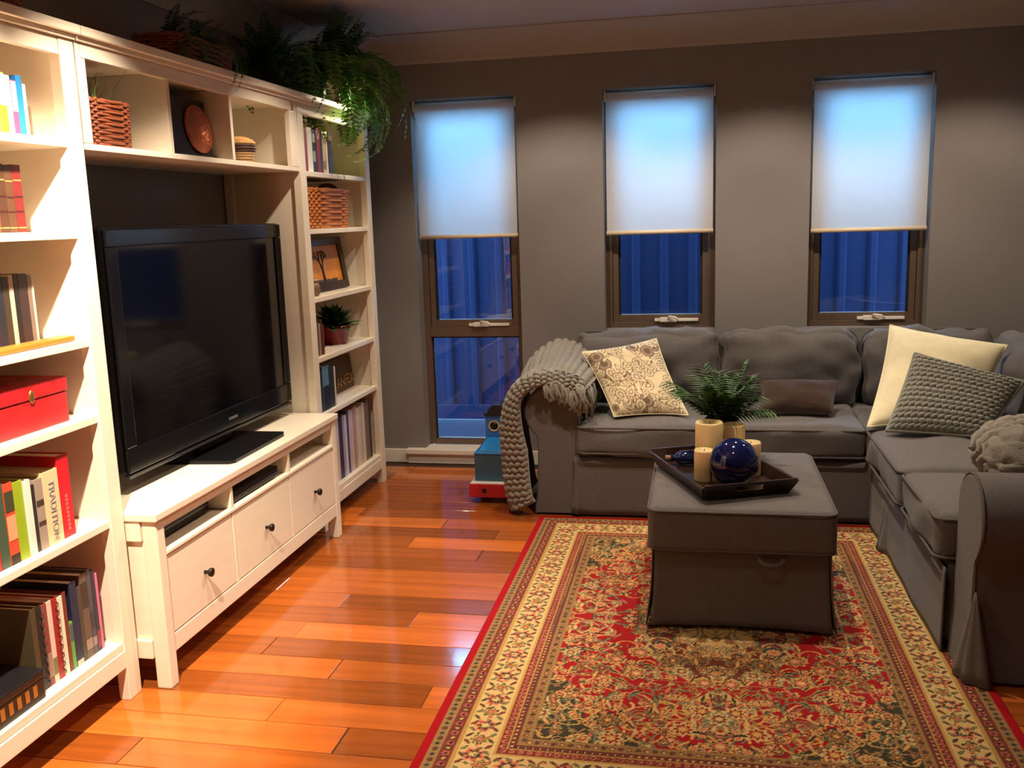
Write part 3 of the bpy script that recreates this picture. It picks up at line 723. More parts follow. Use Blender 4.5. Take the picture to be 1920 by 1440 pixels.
for i, (c, cn) in enumerate(cols):
    th = rr.choice((.022, .026, .03)) if i < 22 else .031
    if y+th > 2.31: break
    book(y, th, .325-rr.uniform(0, .02), .22, z, .335, c, '%s magazine on the bottom shelf, %s from the television bench' % (cn, ORD[i]), group='magazine row on the bottom shelf', cat='magazine'); y += th+.0015

# ------------------------------------------------------------------ rug: woven design held as colour per knot
RX0, RX1, RY0, RY1 = 1.325, 2.925, -.42, 1.80
def rug():
    st = .004; nx = int(round((RX1-RX0)/st)); ny = int(round((RY1-RY0)/st))
    gx = (np.arange(nx+1)/nx-.5)*(RX1-RX0); gy = (np.arange(ny+1)/ny-.5)*(RY1-RY0)
    X, Y = np.meshgrid(np.abs(gx), np.abs(gy)); hx, hy = (RX1-RX0)/2, (RY1-RY0)/2
    C = np.zeros((*X.shape, 3)); D = np.minimum(hx-X, hy-Y)
    red = np.array(S(160, 26, 28)); cream = np.array(S(206, 172, 112)); rust = np.array(S(118, 54, 44)); tan = np.array(S(150, 114, 70)); olive = np.array(S(62, 56, 42)); navy = np.array(S(38, 38, 54)); pink = np.array(S(206, 112, 84)); gold = np.array(S(206, 160, 90)); edge = np.array(S(158, 14, 24)); sage = np.array(S(120, 118, 84))
    C[:] = red
    rg = np.random.RandomState(5)
    fx, fy = hx-.295, hy-.295
    spc = ((X/fx)**2.2+(Y/fy)**2.2) 
    ang = np.arctan2(Y/fy, X/fx); sp = spc > 1.12+.08*np.cos(ang*14)
    C[sp] = olive*1.1
    med = (X/.26)**2+(Y/.44)**2; mm = np.sqrt(med)+.07*np.cos(np.arctan2(Y/.44, X/.26)*16)
    C[mm < 1.0] = tan; C[mm < .93] = rust*.9; C[mm < .55] = cream
    pend = (np.abs(X)/.085+np.abs(Y-.56)/.10) < 1; C[pend] = cream*.9; C[(np.abs(X)/.05+np.abs(Y-.56)/.06) < 1] = rust
    def stamp(cx, cy, rad, fn):
        i0, i1 = np.searchsorted(gy, [cy-rad, cy+rad]); j0, j1 = np.searchsorted(gx, [cx-rad, cx+rad])
        if i1 <= i0 or j1 <= j0: return
        yy, xx = np.meshgrid(gy[i0:i1]-cy, gx[j0:j1]-cx, indexing='ij'); fn(C[i0:i1, j0:j1], xx, yy)
    def rosette(cx, cy, R, cols, lob=6, ph=0):
        for sx in (1, -1):
            for sy in (1, -1):
                def fn(A, xx, yy):
                    r = np.hypot(xx, yy); a = np.arctan2(yy*sy, xx*sx)+ph; q = r/(R*(.82+.18*np.cos(a*lob)))
                    for lim, c in cols: A[q < lim] = c
                stamp(sx*cx, sy*cy, R*1.05, fn)
    def leaf(cx, cy, L_, wd, th, col, out):
        for sx in (1, -1):
            for sy in (1, -1):
                def fn(A, xx, yy):
                    a = xx*sx*math.cos(th)+yy*sy*math.sin(th); b = -xx*sx*math.sin(th)+yy*sy*math.cos(th)
                    q = np.abs(b)/(wd*np.clip(1-(a/L_)**2, 0.001, 1)); inn = (np.abs(a) < L_)
                    A[inn & (q < 1)] = out; A[inn & (q < .6)] = col
                stamp(sx*cx, sy*cy, L_, fn)
    def vine(cx, cy, R, turns, th0, col, wd=.0028):
        for k in range(int(90*turns)):
            t_ = k/90; rad = R*(1-t_/turns*.85); a = th0+2*PI*t_
            px, py = cx+rad*math.cos(a), cy+rad*math.sin(a)
            for sx in (1, -1):
                for sy in (1, -1):
                    j = int(round((sx*px-gx[0])/st)); i = int(round((sy*py-gy[0])/st))
                    if 1 < i < ny-1 and 1 < j < nx-1: C[i, j] = col; C[i, j+1] = col
    # field: vines, leaves, rosettes
    for k in range(100): vine(rg.uniform(0, fx), rg.uniform(0, fy), rg.uniform(.04, .10), rg.uniform(.7, 1.4), rg.uniform(0, 6.28), [gold, tan, cream, sage][k % 4])
    for k in range(260):
        leaf(rg.uniform(0, fx), rg.uniform(0, fy), rg.uniform(.014, .03), rg.uniform(.005, .010), rg.uniform(0, 3.14), [pink, olive, sage, gold][k % 4], [olive, gold, olive, rust][k % 4])
    pal = [[(1, gold), (.8, olive), (.6, pink), (.3, cream)], [(1, cream), (.7, red*.8), (.4, gold)], [(1, olive), (.8, tan), (.5, rust), (.25, gold)], [(1, sage), (.75, cream), (.5, rust), (.25, cream)], [(1, navy), (.75, gold), (.45, pink)]]
    for k in range(190): rosette(rg.uniform(0, fx), rg.uniform(0, fy), rg.uniform(.012, .024), pal[k % 5], rg.randint(5, 9), rg.uniform(0, 3))
    for k in range(16): rosette(rg.uniform(0, fx), rg.uniform(.1, fy), rg.uniform(.032, .048), pal[(k*3) % 5], 8)
    rosette(0, .64, .05, pal[3], 8); rosette(0, .78, .04, pal[0], 8)
    # borders over the field
    def band(a, b, c): C[(D >= a) & (D < b)] = c
    band(.262, .296, tan); band(.215, .262, rust); band(.205, .215, gold*.8); band(.108, .205, cream); band(.098, .108, gold*.7); band(.062, .098, rust); band(.030, .062, tan); band(-.1, .030, edge)
    band(.238, .241, gold*.8)
    def along(dist, n, fn):
        # walk one quarter of the border loop at distance `dist` from the edge
        ex, ey = hx-dist, hy-dist; tot = ex+ey
        for k in range(n):
            s = tot*(k+.5)/n
            if s < ex: fn(k, s, ey, 0)
            else: fn(k, ex, ey-(s-ex), PI/2)
    along(.156, 22, lambda k, x, y, a: rosette(x, y, .036 if k % 2 else .026, [[(1, olive), (.8, gold), (.6, tan*.8), (.3, pink)], [(1, pink), (.7, olive), (.4, cream)]][k % 2], 7))
    for q in (-.033, .033):
        along(.156+q, 52, lambda k, x, y, a: leaf(x, y, .016, .006, a+(.7 if k % 2 else -.7), [sage, rust, olive][k % 3], [olive, olive, tan*.7][k % 3]))
    along(.156, 90, lambda k, x, y, a: leaf(x+.014*math.sin(k*2.3)*(a > 0), y+.03*math.sin(k*1.7)*(a == 0)+0, .012, .0045, a+k, [sage, pink][k % 2], olive))
    along(.279, 60, lambda k, x, y, a: rosette(x, y, .010, [(1, olive), (.6, rust)] if k % 2 else [(1, rust), (.5, cream)], 5))
    along(.228, 60, lambda k, x, y, a: rosette(x, y, .010, [(1, pink), (.55, olive)], 5)); along(.25, 70, lambda k, x, y, a: rosette(x, y, .008, [(1, navy), (.55, gold)], 5))
    along(.080, 70, lambda k, x, y, a: rosette(x, y, .012, [(1, pink*.8), (.6, navy)] if k % 2 else [(1, olive), (.55, gold)], 5))
    along(.046, 70, lambda k, x, y, a: rosette(x, y, .011, [(1, olive), (.6, rust)] if k % 2 else [(1, sage*.8), (.6, navy)], 5))
    # mesh
    GX, GY = np.meshgrid((RX0+RX1)/2+gx, (RY0+RY1)/2+gy); Z = np.full(GX.shape, .011)
    Z += (np.random.rand(*Z.shape)-.5)*.0012
    Z[[0, -1], :] = .001; Z[:, [0, -1]] = .001
    V = np.stack([GX-(RX0+RX1)/2, GY-(RY0+RY1)/2, Z], -1).reshape(-1, 3); n1 = nx+1
    idx = (np.arange(ny)[:, None]*n1+np.arange(nx)[None, :]).ravel(); F = np.stack([idx, idx+1, idx+1+n1, idx+n1], -1)
    me = bpy.data.meshes.new('pile'); me.vertices.add(len(V)); me.vertices.foreach_set('co', V.ravel().astype(np.float32))
    me.loops.add(F.size); me.loops.foreach_set('vertex_index', F.ravel().astype(np.int32)); me.polygons.add(len(F))
    me.polygons.foreach_set('loop_start', np.arange(0, F.size, 4, dtype=np.int32)); me.update(); me.validate()
    ca = me.color_attributes.new('knots', 'FLOAT_COLOR', 'POINT'); ca.data.foreach_set('color', np.concatenate([C.reshape(-1, 3), np.ones((len(V), 1))], 1).ravel().astype(np.float32))
    t = thing('persian_rug', 'red persian rug with cream floral border under the ottoman', 'rug', ((RX0+RX1)/2, (RY0+RY1)/2, 0))
    link('pile', me, mat('wool_knots', rough=.95, attr='knots', var=.1, vscale=(150, 150, 150), spec=.15), t, smooth=True)
    box('backing', (-hx+.002, -hy+.002, .0005), (hx-.002, hy-.002, .008), cm(120, 90, 60, .9), t, 0)
rug()

# ------------------------------------------------------------------ corner sofa
sofa = thing('corner_sofa', 'grey linen slipcovered corner sofa with rolled arms', 'sofa', (0, 0, 0))
def wrinkled(v, amp, sc, seed=0):
    return [Vector(p)+Vector((mnoise.noise(Vector(p)*sc+Vector((seed, 0, 0))), mnoise.noise(Vector(p)*sc+Vector((0, seed+5, 0))), .3*mnoise.noise(Vector(p)*sc)))*amp for p in v]
def slab(name, a, b, r=.03, n=12, wob=.006, seed=0, m=M_sofa, flare=0., **k):
    c = [(a[i]+b[i])/2 for i in range(3)]; s = [b[i]-a[i] for i in range(3)]
    v, f = softbox_data(*s, r, n=n, puff=(0, 0, 0), wob=wob, seed=seed, **k)
    if flare:
        h = s[2]/2
        for p in v:
            q = max(0, -(p.z)/h); p.x *= 1+flare/s[0]*2*q; p.y *= 1+flare/s[1]*2*q
    return raw(name, v, f, m, sofa, True, c)
def skirt(name, pts, ztop, zbot, m, parent, out, fold=.010, pleats=(), th=.012, n=140, seed=0):
    # hanging cloth along a polyline in plan; pleats = arc positions of inverted box pleats at corners
    P = [Vector((p[0], p[1], 0)) for p in pts]; seg = [(P[i+1]-P[i]).length for i in range(len(P)-1)]; tot = sum(seg); V = []; F = []; rows = 10
    for r in range(rows+1):
        q = r/rows; z = ztop+(zbot-ztop)*q
        for i in range(n+1):
            s = tot*i/n; k = 0; ss = s
            while k < len(seg)-1 and ss > seg[k]: ss -= seg[k]; k += 1
            d = (P[k+1]-P[k]).normalized(); p = P[k]+d*ss; nr = Vector((d.y, -d.x, 0))*out
            off = .004+fold*q*(.6+.4*math.sin(s*9+seed))+.006*q*mnoise.noise(Vector((s*6, z*3, seed)))
            for pc, pw in pleats:
                u = (s-pc)/pw
                if abs(u) < 1: off += q*q*.03*math.cos(u*PI/2)*(1 if abs(u) > .18 else -.6)
            V.append(p+nr*off+Vector((0, 0, z)))
    W_ = n+1
    for r in range(rows):
        for i in range(n): F.append((r*W_+i, r*W_+i+1, (r+1)*W_+i+1, (r+1)*W_+i))
    o = raw(name, V, F, m, parent, True); sd = o.modifiers.new('thick', 'SOLIDIFY'); sd.thickness = .006
    return o
# bases
slab('base', (1.50, 1.855, .035), (2.84, 2.55, .30), .02, seed=1)
slab('base', (2.835, .58, .035), (3.60, 2.55, .30), .02, seed=2)
skirt('skirt', [(1.49, 1.853), (2.84, 1.853)], .29, .012, M_sofa, sofa, 1, .006, [(.66, .05)])
skirt('skirt', [(2.833, 1.84), (2.833, .56)], .29, .012, M_sofa, sofa, 1, .006, [(.35, .06)])
# back frames
slab('back_frame', (1.36, 2.50, .03), (3.66, 2.715, .735), .06, seed=3)
slab('back_frame', (3.535, .36, .03), (3.72, 2.52, .735), .06, seed=4)
# rolled arms: profile in plan-perpendicular plane, extruded with a rounded front
def arm(length, mtx, seed, name='arm'):
    # local: u across (inner = 0, outer negative), w along length from front (0) to back
    prof = [(0, .012), (0, .2), (0, .46)]
    cx, cz, R = -.125, .502, .128
    for k in range(15):
        a = math.radians(-8+k*(232)/14); prof.append((cx+R*math.cos(a), cz+R*math.sin(a)))
    prof += [(-.195, .385), (-.19, .32), (-.192, .2), (-.20, .1), (-.212, .012)]
    K = len(prof); cen = Vector((-.10, 0, .3)); V = []; F = []
    rings = [(.012, .90), (.002, .96), (0, .985), (.0, .99), (.006, 1.0), (.02, 1.005)]+[(length*q, 1.0) for q in (.1, .2, .3, .4, .5, .6, .7, .8, .9, 1)]
    rings = [(.0, .965), (.006, .99), (.022, 1.0)]+rings[6:]
    for w_, s in rings:
        for u, z in prof:
            uu = cen.x+(u-cen.x)*s; zz = cen.z+(z-cen.z)*s if z > .05 else z
            nz = mnoise.noise(Vector((u*6+seed, w_*6, z*6)))*.006
            fl = .012*max(0, (.28-z)/.28)**2*(1 if w_ < .05 else .3)
            V.append(mtx @ Vector((uu+nz, w_-fl, zz+nz*.5)))
    for r in range(len(rings)-1):
        for k in range(K-1): F.append((r*K+k, r*K+k+1, (r+1)*K+k+1, (r+1)*K+k))
    V += [v_.copy() for v_ in V[:K]]; F.append(tuple(range(len(V)-K, len(V)))); F.append(tuple(range((len(rings)-1)*K, len(rings)*K))[::-1])
    o = raw(name, V, F, M_sofa, sofa, True)
    pts = [mtx @ Vector((cen.x+(u-cen.x)*.992, .006, cen.z+(z-cen.z)*.992)) for u, z in prof[1:]]
    v, f = tube_data(pts, .0045, 6); raw('piping', v, f, M_pipe, o, True)
    return o
mA = Matrix.Translation((1.508, 1.86, 0))
armA = arm(.84, mA, 3)
# near arm of the right wing: inner towards +y, outer towards -y, front at low x
mB = Matrix(((0, 1, 0, 2.858), (1, 0, 0, .575), (0, 0, 1, 0), (0, 0, 0, 1)))
armB = arm(.80, mB, 8)
# corner pleat folds on the near arm skirt
def pleat(p, wd, hgt, nrm, tang):
    p = Vector(p); nrm = Vector(nrm).normalized(); tang = Vector(tang).normalized(); V = []; F = []; n = 10
    for r in range(9):
        q = r/8
        for i in range(n+1):
            u = i/n*2-1; off = (.026*q*math.cos(u*PI/2)+.006*q*math.cos(u*PI*2.5))*q**.3
            V.append(p+tang*(u*wd*q*.5)+Vector((0, 0, -hgt*q))+nrm*(off+.002))
    for r in range(8):
        for i in range(n): F.append((r*(n+1)+i, r*(n+1)+i+1, (r+1)*(n+1)+i+1, (r+1)*(n+1)+i))
    o = raw('corner_pleat', V, F, M_sofa, sofa, True); sd = o.modifiers.new('thick', 'SOLIDIFY'); sd.thickness = .005
pleat((2.868, .372, .29), .13, .275, (-1, -.8, 0), (.7, -1, 0))
pleat((1.505, 1.852, .30), .06, .285, (0, -1, 0), (1, 0, 0))
# seat cushions
def seat(a, b, seed, rot=None):
    c = [(a[i]+b[i])/2 for i in range(3)]; s = [b[i]-a[i] for i in range(3)]
    v, f = softbox_data(*s, .035, n=12, puff=(.006, .006, .018), wob=.010, seed=seed, ws=7)
    o = raw('seat_cushion', v, f, M_sofa, sofa, True, c, rot)
    for z in (s[2]/2-.014, -s[2]/2+.014):
        v, f = tube_data(rrect(s[0]+.004, s[1]+.004, .035, z), .005, 6, True); raw('piping', v, f, M_pipe, o, True)
seat((1.513, 1.815, .302), (2.168, 2.44, .452), 11)
seat((2.174, 1.815, .302), (2.80, 2.44, .452), 12)
seat((2.792, 1.115, .308), (3.42, 1.808, .458), 13, (0, 0, -.0))
seat((2.806, 1.812, .300), (3.46, 2.45, .450), 17)
seat((2.80, .582, .303), (3.42, 1.108, .455), 14)
# back cushions, leaning
def backc(c, s, rot, seed):
    v, f = softbox_data(*s, .07, n=12, puff=(.0, .035, .012), wob=.018, seed=seed, ws=9)
    for p in v:   # gathered seams at the sides
        e = abs(p.x)/(s[0]/2)
        if e > .8: p.y *= 1-.3*(e-.8)/.2*(1+.5*math.sin(p.z*60)); p.x *= 1-.012*math.sin(p.z*55+seed)
    o = raw('back_cushion', v, f, M_sofa, sofa, True, c, rot)
    pts = [(a, 0, b) for a, b, _ in rrect(s[0]-.0, s[2]-.0, .07, 0)]
    v, f = tube_data(pts, .005, 6, True); raw('piping', v, f, M_pipe, o, True)
ry = math.radians(-9)
backc((1.805, 2.43, .628), (.735, .19, .37), (ry, 0, 0), 21)
backc((2.515, 2.43, .628), (.665, .19, .375), (ry, 0, .0), 22)
backc((3.16, 2.43, .628), (.60, .19, .37), (ry, 0, 0), 23)
backc((3.50, 1.92, .64), (.64, .19, .38), (ry, 0, -PI/2), 24)
backc((3.50, 1.30, .64), (.62, .19, .37), (ry, 0, -PI/2), 25)
backc((3.50, .79, .64), (.42, .19, .37), (ry, 0, -PI/2), 26)

# ------------------------------------------------------------------ loose cushions (four corner points and loft)
def bump_knit(u, v, cu, cv):
    y = v*cv; r = math.floor(y); fy = y-r-.5; x = u*cu+(.5 if r % 2 else 0); fx = x-math.floor(x)-.5
    fx += fy*(.55 if r % 2 else -.55)*.8
    q = 1-(fx/.56)**2-(fy/.52)**2
    return math.sqrt(q) if q > 0 else 0
def pillow(name, label, corners, loft, m, n=40, knit=None, colfn=None, seam=True, seed=0, pinch=.06, cat='cushion', wr=.006):
    # corners: bottom-left, bottom-right, top-right, top-left (seen from the front)
    c = [Vector(p) for p in corners]; cen = sum(c, Vector())/4; c = [p-cen for p in c]
    nr = ((c[1]-c[0]).cross(c[3]-c[0])).normalized(); V = []; F = []; CO = []
    def pt(u, v, side):
        uu, vv = u*2-1, v*2-1
        # edges pulled in between the corners
        a = 1-pinch*(1-vv*vv)*abs(uu)**3; b = 1-pinch*(1-uu*uu)*abs(vv)**3
        U = (uu*a+1)/2; Vv = (vv*b+1)/2
        p = c[0]*(1-U)*(1-Vv)+c[1]*U*(1-Vv)+c[2]*U*Vv+c[3]*(1-U)*Vv
        th = loft*((1-uu**4)*(1-vv**4))**.55*(.72+.28*(1-uu*uu)*(1-vv*vv))
        nz = mnoise.noise(Vector((u*4+seed, v*4, side*2)))*wr*min(1, th*30)
        d = 0
        if knit: d = knit[2]*bump_knit(u, v, knit[0], knit[1])
        return p+nr*side*(th+nz+d*(.4+.6*min(1, th/.02)))
    for side in (1, -1):
        for i in range(n+1):
            for j in range(n+1):
                V.append(pt(j/n, i/n, side))
                if colfn: CO.append(colfn(j/n, i/n))
    N1 = n+1
    for s in (0, 1):
        o = s*N1*N1
        for i in range(n):
            for j in range(n):
                q = (o+i*N1+j, o+i*N1+j+1, o+(i+1)*N1+j+1, o+(i+1)*N1+j); F.append(q if s == 0 else q[::-1])
    t = thing(name, label, cat, cen)
    ob = raw('cover', V, F, m, t, True)
    if colfn:
        ca = ob.data.color_attributes.new('print', 'FLOAT_COLOR', 'POINT'); ca.data.foreach_set('color', np.array([(*q, 1) for q in CO], dtype=np.float32).ravel())
    if seam:
        P = []
        for k in range(n): P.append(pt(k/n, 0, 0))
        for k in range(n): P.append(pt(1, k/n, 0))
        for k in range(n): P.append(pt(1-k/n, 1, 0))
        for k in range(n): P.append(pt(0, 1-k/n, 0))
        v, f = tube_data(P, .0035 if not knit else .008, 6, True); raw('seam', v, f, m if not colfn else M_cream, t, True)
    return t
M_cream = mat('cream_cotton', S(240, 228, 190), .9, var=.05, vscale=(30, 30, 30), bump=.15, bscale=200, spec=.2)
M_brownp = mat('brown_velvet', S(62, 44, 36), .9, var=.1, vscale=(20, 20, 20), sheen=.3, spec=.2)
M_print = mat('printed_linen', rough=.9, attr='print', var=.05, vscale=(60, 60, 60), spec=.2)
rg = np.random.RandomState(12)
MOT = [(rg.rand(), rg.rand(), rg.uniform(.05, .105), rg.uniform(0, 6.28), rg.randint(0, 7)) for _ in range(120)]
c0, c1, c2 = np.array(S(226, 208, 170)), np.array(S(120, 96, 78)), np.array(S(166, 142, 118))
def printcol(u, v):
    col = c0
    for (a, b, r, th, ty) in MOT:
        dx, dy = u-a, v-b
        if abs(dx) > .13 or abs(dy) > .13: continue
        x = dx*math.cos(th)+dy*math.sin(th); y = -dx*math.sin(th)+dy*math.cos(th)
        if ty == 0: q = math.hypot(x, y)/r
        else: q = math.hypot(x/(1+.35*math.copysign(1, x)*abs(x)/r), y*(1.5+1.2*x/r if x > 0 else 1.5))/r
        if .86 < q < 1: col = c1
        elif .5 < q < .86: col = c0 if ty else c2
        elif q < .5: col = c2 if ty else c1
        if ty and q < .24: col = c0
    return col
pillow('patterned_cushion', 'cream cushion printed with brown paisley leaves beside the knitted throw', [(1.675, 1.93, .468), (2.02, 1.95, .475), (1.86, 2.24, .80), (1.50, 2.16, .745)], .062, M_print, 110, colfn=printcol, seed=3)
pillow('lumbar_cushion', 'small dark brown lumbar cushion on the middle seat', [(2.345, 1.99, .478), (2.675, 1.99, .478), (2.72, 2.15, .605), (2.355, 2.15, .605)], .055, M_brownp, 36, seed=5)
pillow('cream_cushion', 'large plain cream cushion standing in the sofa corner', [(2.785, 1.76, .47), (3.24, 1.84, .475), (3.385, 1.95, .80), (2.945, 2.19, .865)], .075, M_cream, 44, seed=7, wr=.012)
pillow('knitted_cushion', 'grey chunky knitted cushion leaning on the cream cushion', [(2.84, 1.62, .488), (3.20, 1.52, .488), (3.375, 1.69, .685), (2.985, 1.84, .78)], .06, M_knit2, 170, knit=(15, 15, .013), seed=9, pinch=.03)

# folded knitted throw on the right wing, just behind its arm
def knit_blob(name, parent, c, size, cells, amp, m, seed):
    v, f = softbox_data(*size, min(size)*.42, n=84, puff=(.01, .01, .03), wob=.012, seed=seed)
    o = []
    for p in v:
        d = Vector((p.x/size[0], p.y/size[1], p.z/size[2])).normalized()
        a = (p.x+p.z*.6)/cells; b = (p.z+p.y*.8)/cells
        o.append(p+d*amp*bump_knit(a, b, 1, 1))
    return raw(name, o, f, m, parent, True, c)
t = thing('knitted_throw', 'chunky knitted throw bundled on the seat behind the near sofa arm', 'throw', (3.20, .735, .46))
knit_blob('folded_layer', t, (0, 0, .15), (.46, .26, .20), .040, .018, M_knit, 2)
knit_blob('folded_layer', t, (.02, .02, .045), (.42, .22, .085), .040, .012, M_knit, 5)

# knitted throw over the left arm
def drape():
    # path across the arm (x, z), from the seat side over the roll and down to the floor
    path = [(1.545, .60), (1.52, .645), (1.46, .672), (1.385, .678), (1.31, .66), (1.245, .615), (1.205, .545), (1.19, .46), (1.185, .36), (1.19, .25), (1.20, .15), (1.215, .07), (1.235, .032)]
    n, mm_ = 300, 200; V = []; F = []
    pts = [Vector((a, 0, b)) for a, b in path]; seg = [(pts[i+1]-pts[i]).length for i in range(len(pts)-1)]; tot = sum(seg)
    def at(s):
        k = 0
        while k < len(seg)-1 and s > seg[k]: s -= seg[k]; k += 1
        q = s/seg[k]
        p0 = pts[max(k-1, 0)]; p1 = pts[k]; p2 = pts[k+1]; p3 = pts[min(k+2, len(pts)-1)]
        return .5*((2*p1)+(-p0+p2)*q+(2*p0-5*p1+4*p2-p3)*q*q+(-p0+3*p1-3*p2+p3)*q**3)
    P = [[None]*(mm_+1) for _ in range(n+1)]; B = np.zeros((n+1, mm_+1, 3)); wrap = .16
    for i in range(n+1):
        s = tot*i/n; p = at(s); tg = (at(min(s+.004, tot))-at(max(s-.004, 0))).normalized(); nr = Vector((-tg.z, 0, tg.x))
        if nr.dot(p-Vector((1.38, 0, .45))) < 0: nr = -nr
        hang = max(0, (s/tot-.42)/.58); ovr = max(0, 1-abs(s/tot-.22)/.25)
        depth = .05+.055*min(1, hang*2.2)
        for j in range(mm_+1):
            t_ = j/mm_; y1 = 2.42-.10*hang
            if t_ < wrap:      # the front margin curls round the front of the arm
                ph = (1-t_/wrap); y = 1.822+.022*(1-ph)**2-.0*ph; inn = depth*ph**1.15
            else:
                y = 1.844+(y1-1.844)*(t_-wrap)/(1-wrap); inn = 0
            lump = .020*mnoise.noise(Vector((s*4, y*5, 1)))+.010*math.sin(y*20+s*3)*min(1, hang*2+.4)
            rise = .085*max(0, (t_-.40)/.60)*ovr
            q = p+nr*(.014+lump*(1 if t_ > wrap else .5)+rise-inn)+Vector((0, y+.010*mnoise.noise(Vector((s*6, 3, 0)))*(t_ < wrap), 0)); B[i, j] = q
    du = np.gradient(B, axis=0); dv = np.gradient(B, axis=1); NN = np.cross(du, dv); NN /= np.linalg.norm(NN, axis=2, keepdims=True)+1e-9
    if NN[n//2, mm_//2, 0] > 0: NN = -NN
    for i in range(n+1):
        for j in range(mm_+1):
            d = .017*bump_knit(j/mm_, tot*i/n, 22, 34); e = min(j, mm_-j, i, n-i); e = min(1, e/6)
            P[i][j] = (Vector(B[i, j]+NN[i, j]*(.012*e+d*e)), Vector(B[i, j]-NN[i, j]*.006*e))
    for k in (0, 1):
        for i in range(n+1):
            for j in range(mm_+1): V.append(P[i][j][k])
    N1 = mm_+1; O = (n+1)*N1
    for i in range(n):
        for j in range(mm_):
            a = i*N1+j; F.append((a, a+1, a+1+N1, a+N1)); F.append((O+a, O+a+N1, O+a+1+N1, O+a+1))
    for i in range(n):
        for j in (0, mm_): a = i*N1+j; F.append((a, a+N1, O+a+N1, O+a))
    for j in range(mm_):
        for i in (0, n): a = i*N1+j; F.append((a, a+1, O+a+1, O+a))
    t = thing('fringed_throw', 'chunky grey knitted throw with fringe draped over the sofa arm', 'throw', (0, 0, 0))
    raw('knitted_body', V, F, M_knit, t, True)
    rr = random.Random(2); parts = []
    for k in range(44):
        y = 1.85+.55*k/43+rr.uniform(-.01, .01); L_ = rr.uniform(.09, .15); x0 = 1.545; z0 = .60
        base = Vector((x0+rr.uniform(-.03, .0), y, z0+.015+rr.uniform(0, .03)))
        pp = [base, base+Vector((.025, rr.uniform(-.02, .0), -.015)), base+Vector((.035, rr.uniform(-.03, .01), -.06)), base+Vector((.035+rr.uniform(-.01, .01), rr.uniform(-.04, .02), -L_))]
        for s in range(3): parts.append(tube_data([q+Vector((rr.uniform(-.006, .006), rr.uniform(-.008, .008), 0)) for q in pp], [.006, .006, .005, .0035], 5))
    for k in range(26):      # tassels along the front hem, hanging before the arm
        q = k/25; base = Vector((1.36+.18*q, 1.822+rr.uniform(-.01, .0), .655-.045*abs(q-.2)+rr.uniform(-.02, .02))); L_ = rr.uniform(.07, .13)*(.6+.6*q)
        pp = [base, base+Vector((rr.uniform(0, .02), -.014, -.02)), base+Vector((rr.uniform(.0, .03), -.014, -.06)), base+Vector((rr.uniform(0, .04), -.010, -L_))]
        for s in range(3): parts.append(tube_data([q_+Vector((rr.uniform(-.008, .008), rr.uniform(-.006, .004), 0)) for q_ in pp], [.007, .0065, .0055, .004], 5))
    v, f = merge(parts); o = raw('fringe', v, f, M_knit, t, True); o['kind'] = 'stuff'
    return t
drape()

# ------------------------------------------------------------------ ottoman
t = thing('ottoman', 'grey linen storage ottoman with skirted base and pull tab', 'ottoman', (2.205, 1.015, .012))
v, f = softbox_data(.545, .74, .27, .012, n=8, puff=(0, 0, 0), wob=.002); raw('body', v, f, M_sofa, t, True, (0, .01, .142))
hx, hy = .285, .385
for nm, pts in (('skirt', [(-hx, -hy+.02), (hx, -hy+.02)]), ('skirt', [(hx, -hy+.01), (hx, hy)]), ('skirt', [(hx, hy), (-hx, hy)]), ('skirt', [(-hx, hy), (-hx, -hy+.01)])):
    P = [Vector((*p, 0)) for p in pts]; V = []; F = []; n = 40
    d = (P[1]-P[0]); L_ = d.length; d.normalize(); nr = Vector((d.y, -d.x, 0))
    for r in range(13):
        q = r/12; z = .285-.275*q
        for i in range(n+1):
            u = i/n*2-1; wid = 1+.05*q*q
            off = .003+.022*q*q*(.45+.55*u*u)+.004*mnoise.noise(Vector((u*3, q*3, pts[0][0])))*q
            zz = z-.012*q*(abs(u)**6)*0+.006*q*(1-u*u)
            V.append(P[0]+d*(L_*(u*wid+1)/2)+nr*off+Vector((0, 0, zz)))
    for r in range(12):
        for i in range(n): F.append((r*(n+1)+i, r*(n+1)+i+1, (r+1)*(n+1)+i+1, (r+1)*(n+1)+i))
    o = raw(nm, V, F, M_sofa, t, True); sd = o.modifiers.new('thick', 'SOLIDIFY'); sd.thickness = .005
v, f = softbox_data(.612, .80, .155, .028, n=12, puff=(.004, .004, .005), wob=.002, seed=4); lid = raw('lid', v, f, M_sofa, t, True, (0, 0, .352))
for z in (.066, -.066):
    v, f = tube_data(rrect(.612, .80, .04, z), .0045, 6, True); raw('piping', v, f, M_pipe, lid, True)
tube('pull_tab', [(.06, -.385, .268), (.062, -.398, .258), (.075, -.404, .247), (.10, -.406, .243), (.125, -.404, .247), (.138, -.398, .258), (.14, -.385, .268)], .007, M_sofa, t)

# ------------------------------------------------------------------ tray and what stands on it
TZ = .4475
tr = thing('serving_tray', 'dark wooden serving tray with handle cut-outs on the ottoman', 'tray', (2.143, .985, TZ), (0, 0, math.radians(22)))
hx, hy, g = .150, .235, .012
box('base', (-hx, -hy, 0), (hx, hy, .010), M_dwood, tr, .001)
def wall4(name, b0, b1, t0, t1, nrm):
    # flared side board between bottom edge b0-b1 and top edge t0-t1
    n_ = Vector(nrm)*.010; v = [Vector(p) for p in (b0, b1, t1, t0)]; v += [p+n_ for p in v]
    return raw(name, v, [(0, 1, 2, 3), (7, 6, 5, 4), (0, 4, 5, 1), (1, 5, 6, 2), (2, 6, 7, 3), (3, 7, 4, 0)], M_dwood, tr)
fl = .030; zt = .048
for s in (-1, 1): wall4('side_board', (s*hx, -hy, .002), (s*hx, hy, .002), (s*(hx+fl*.6), -hy-fl, zt), (s*(hx+fl*.6), hy+fl, zt), (s, 0, 0))
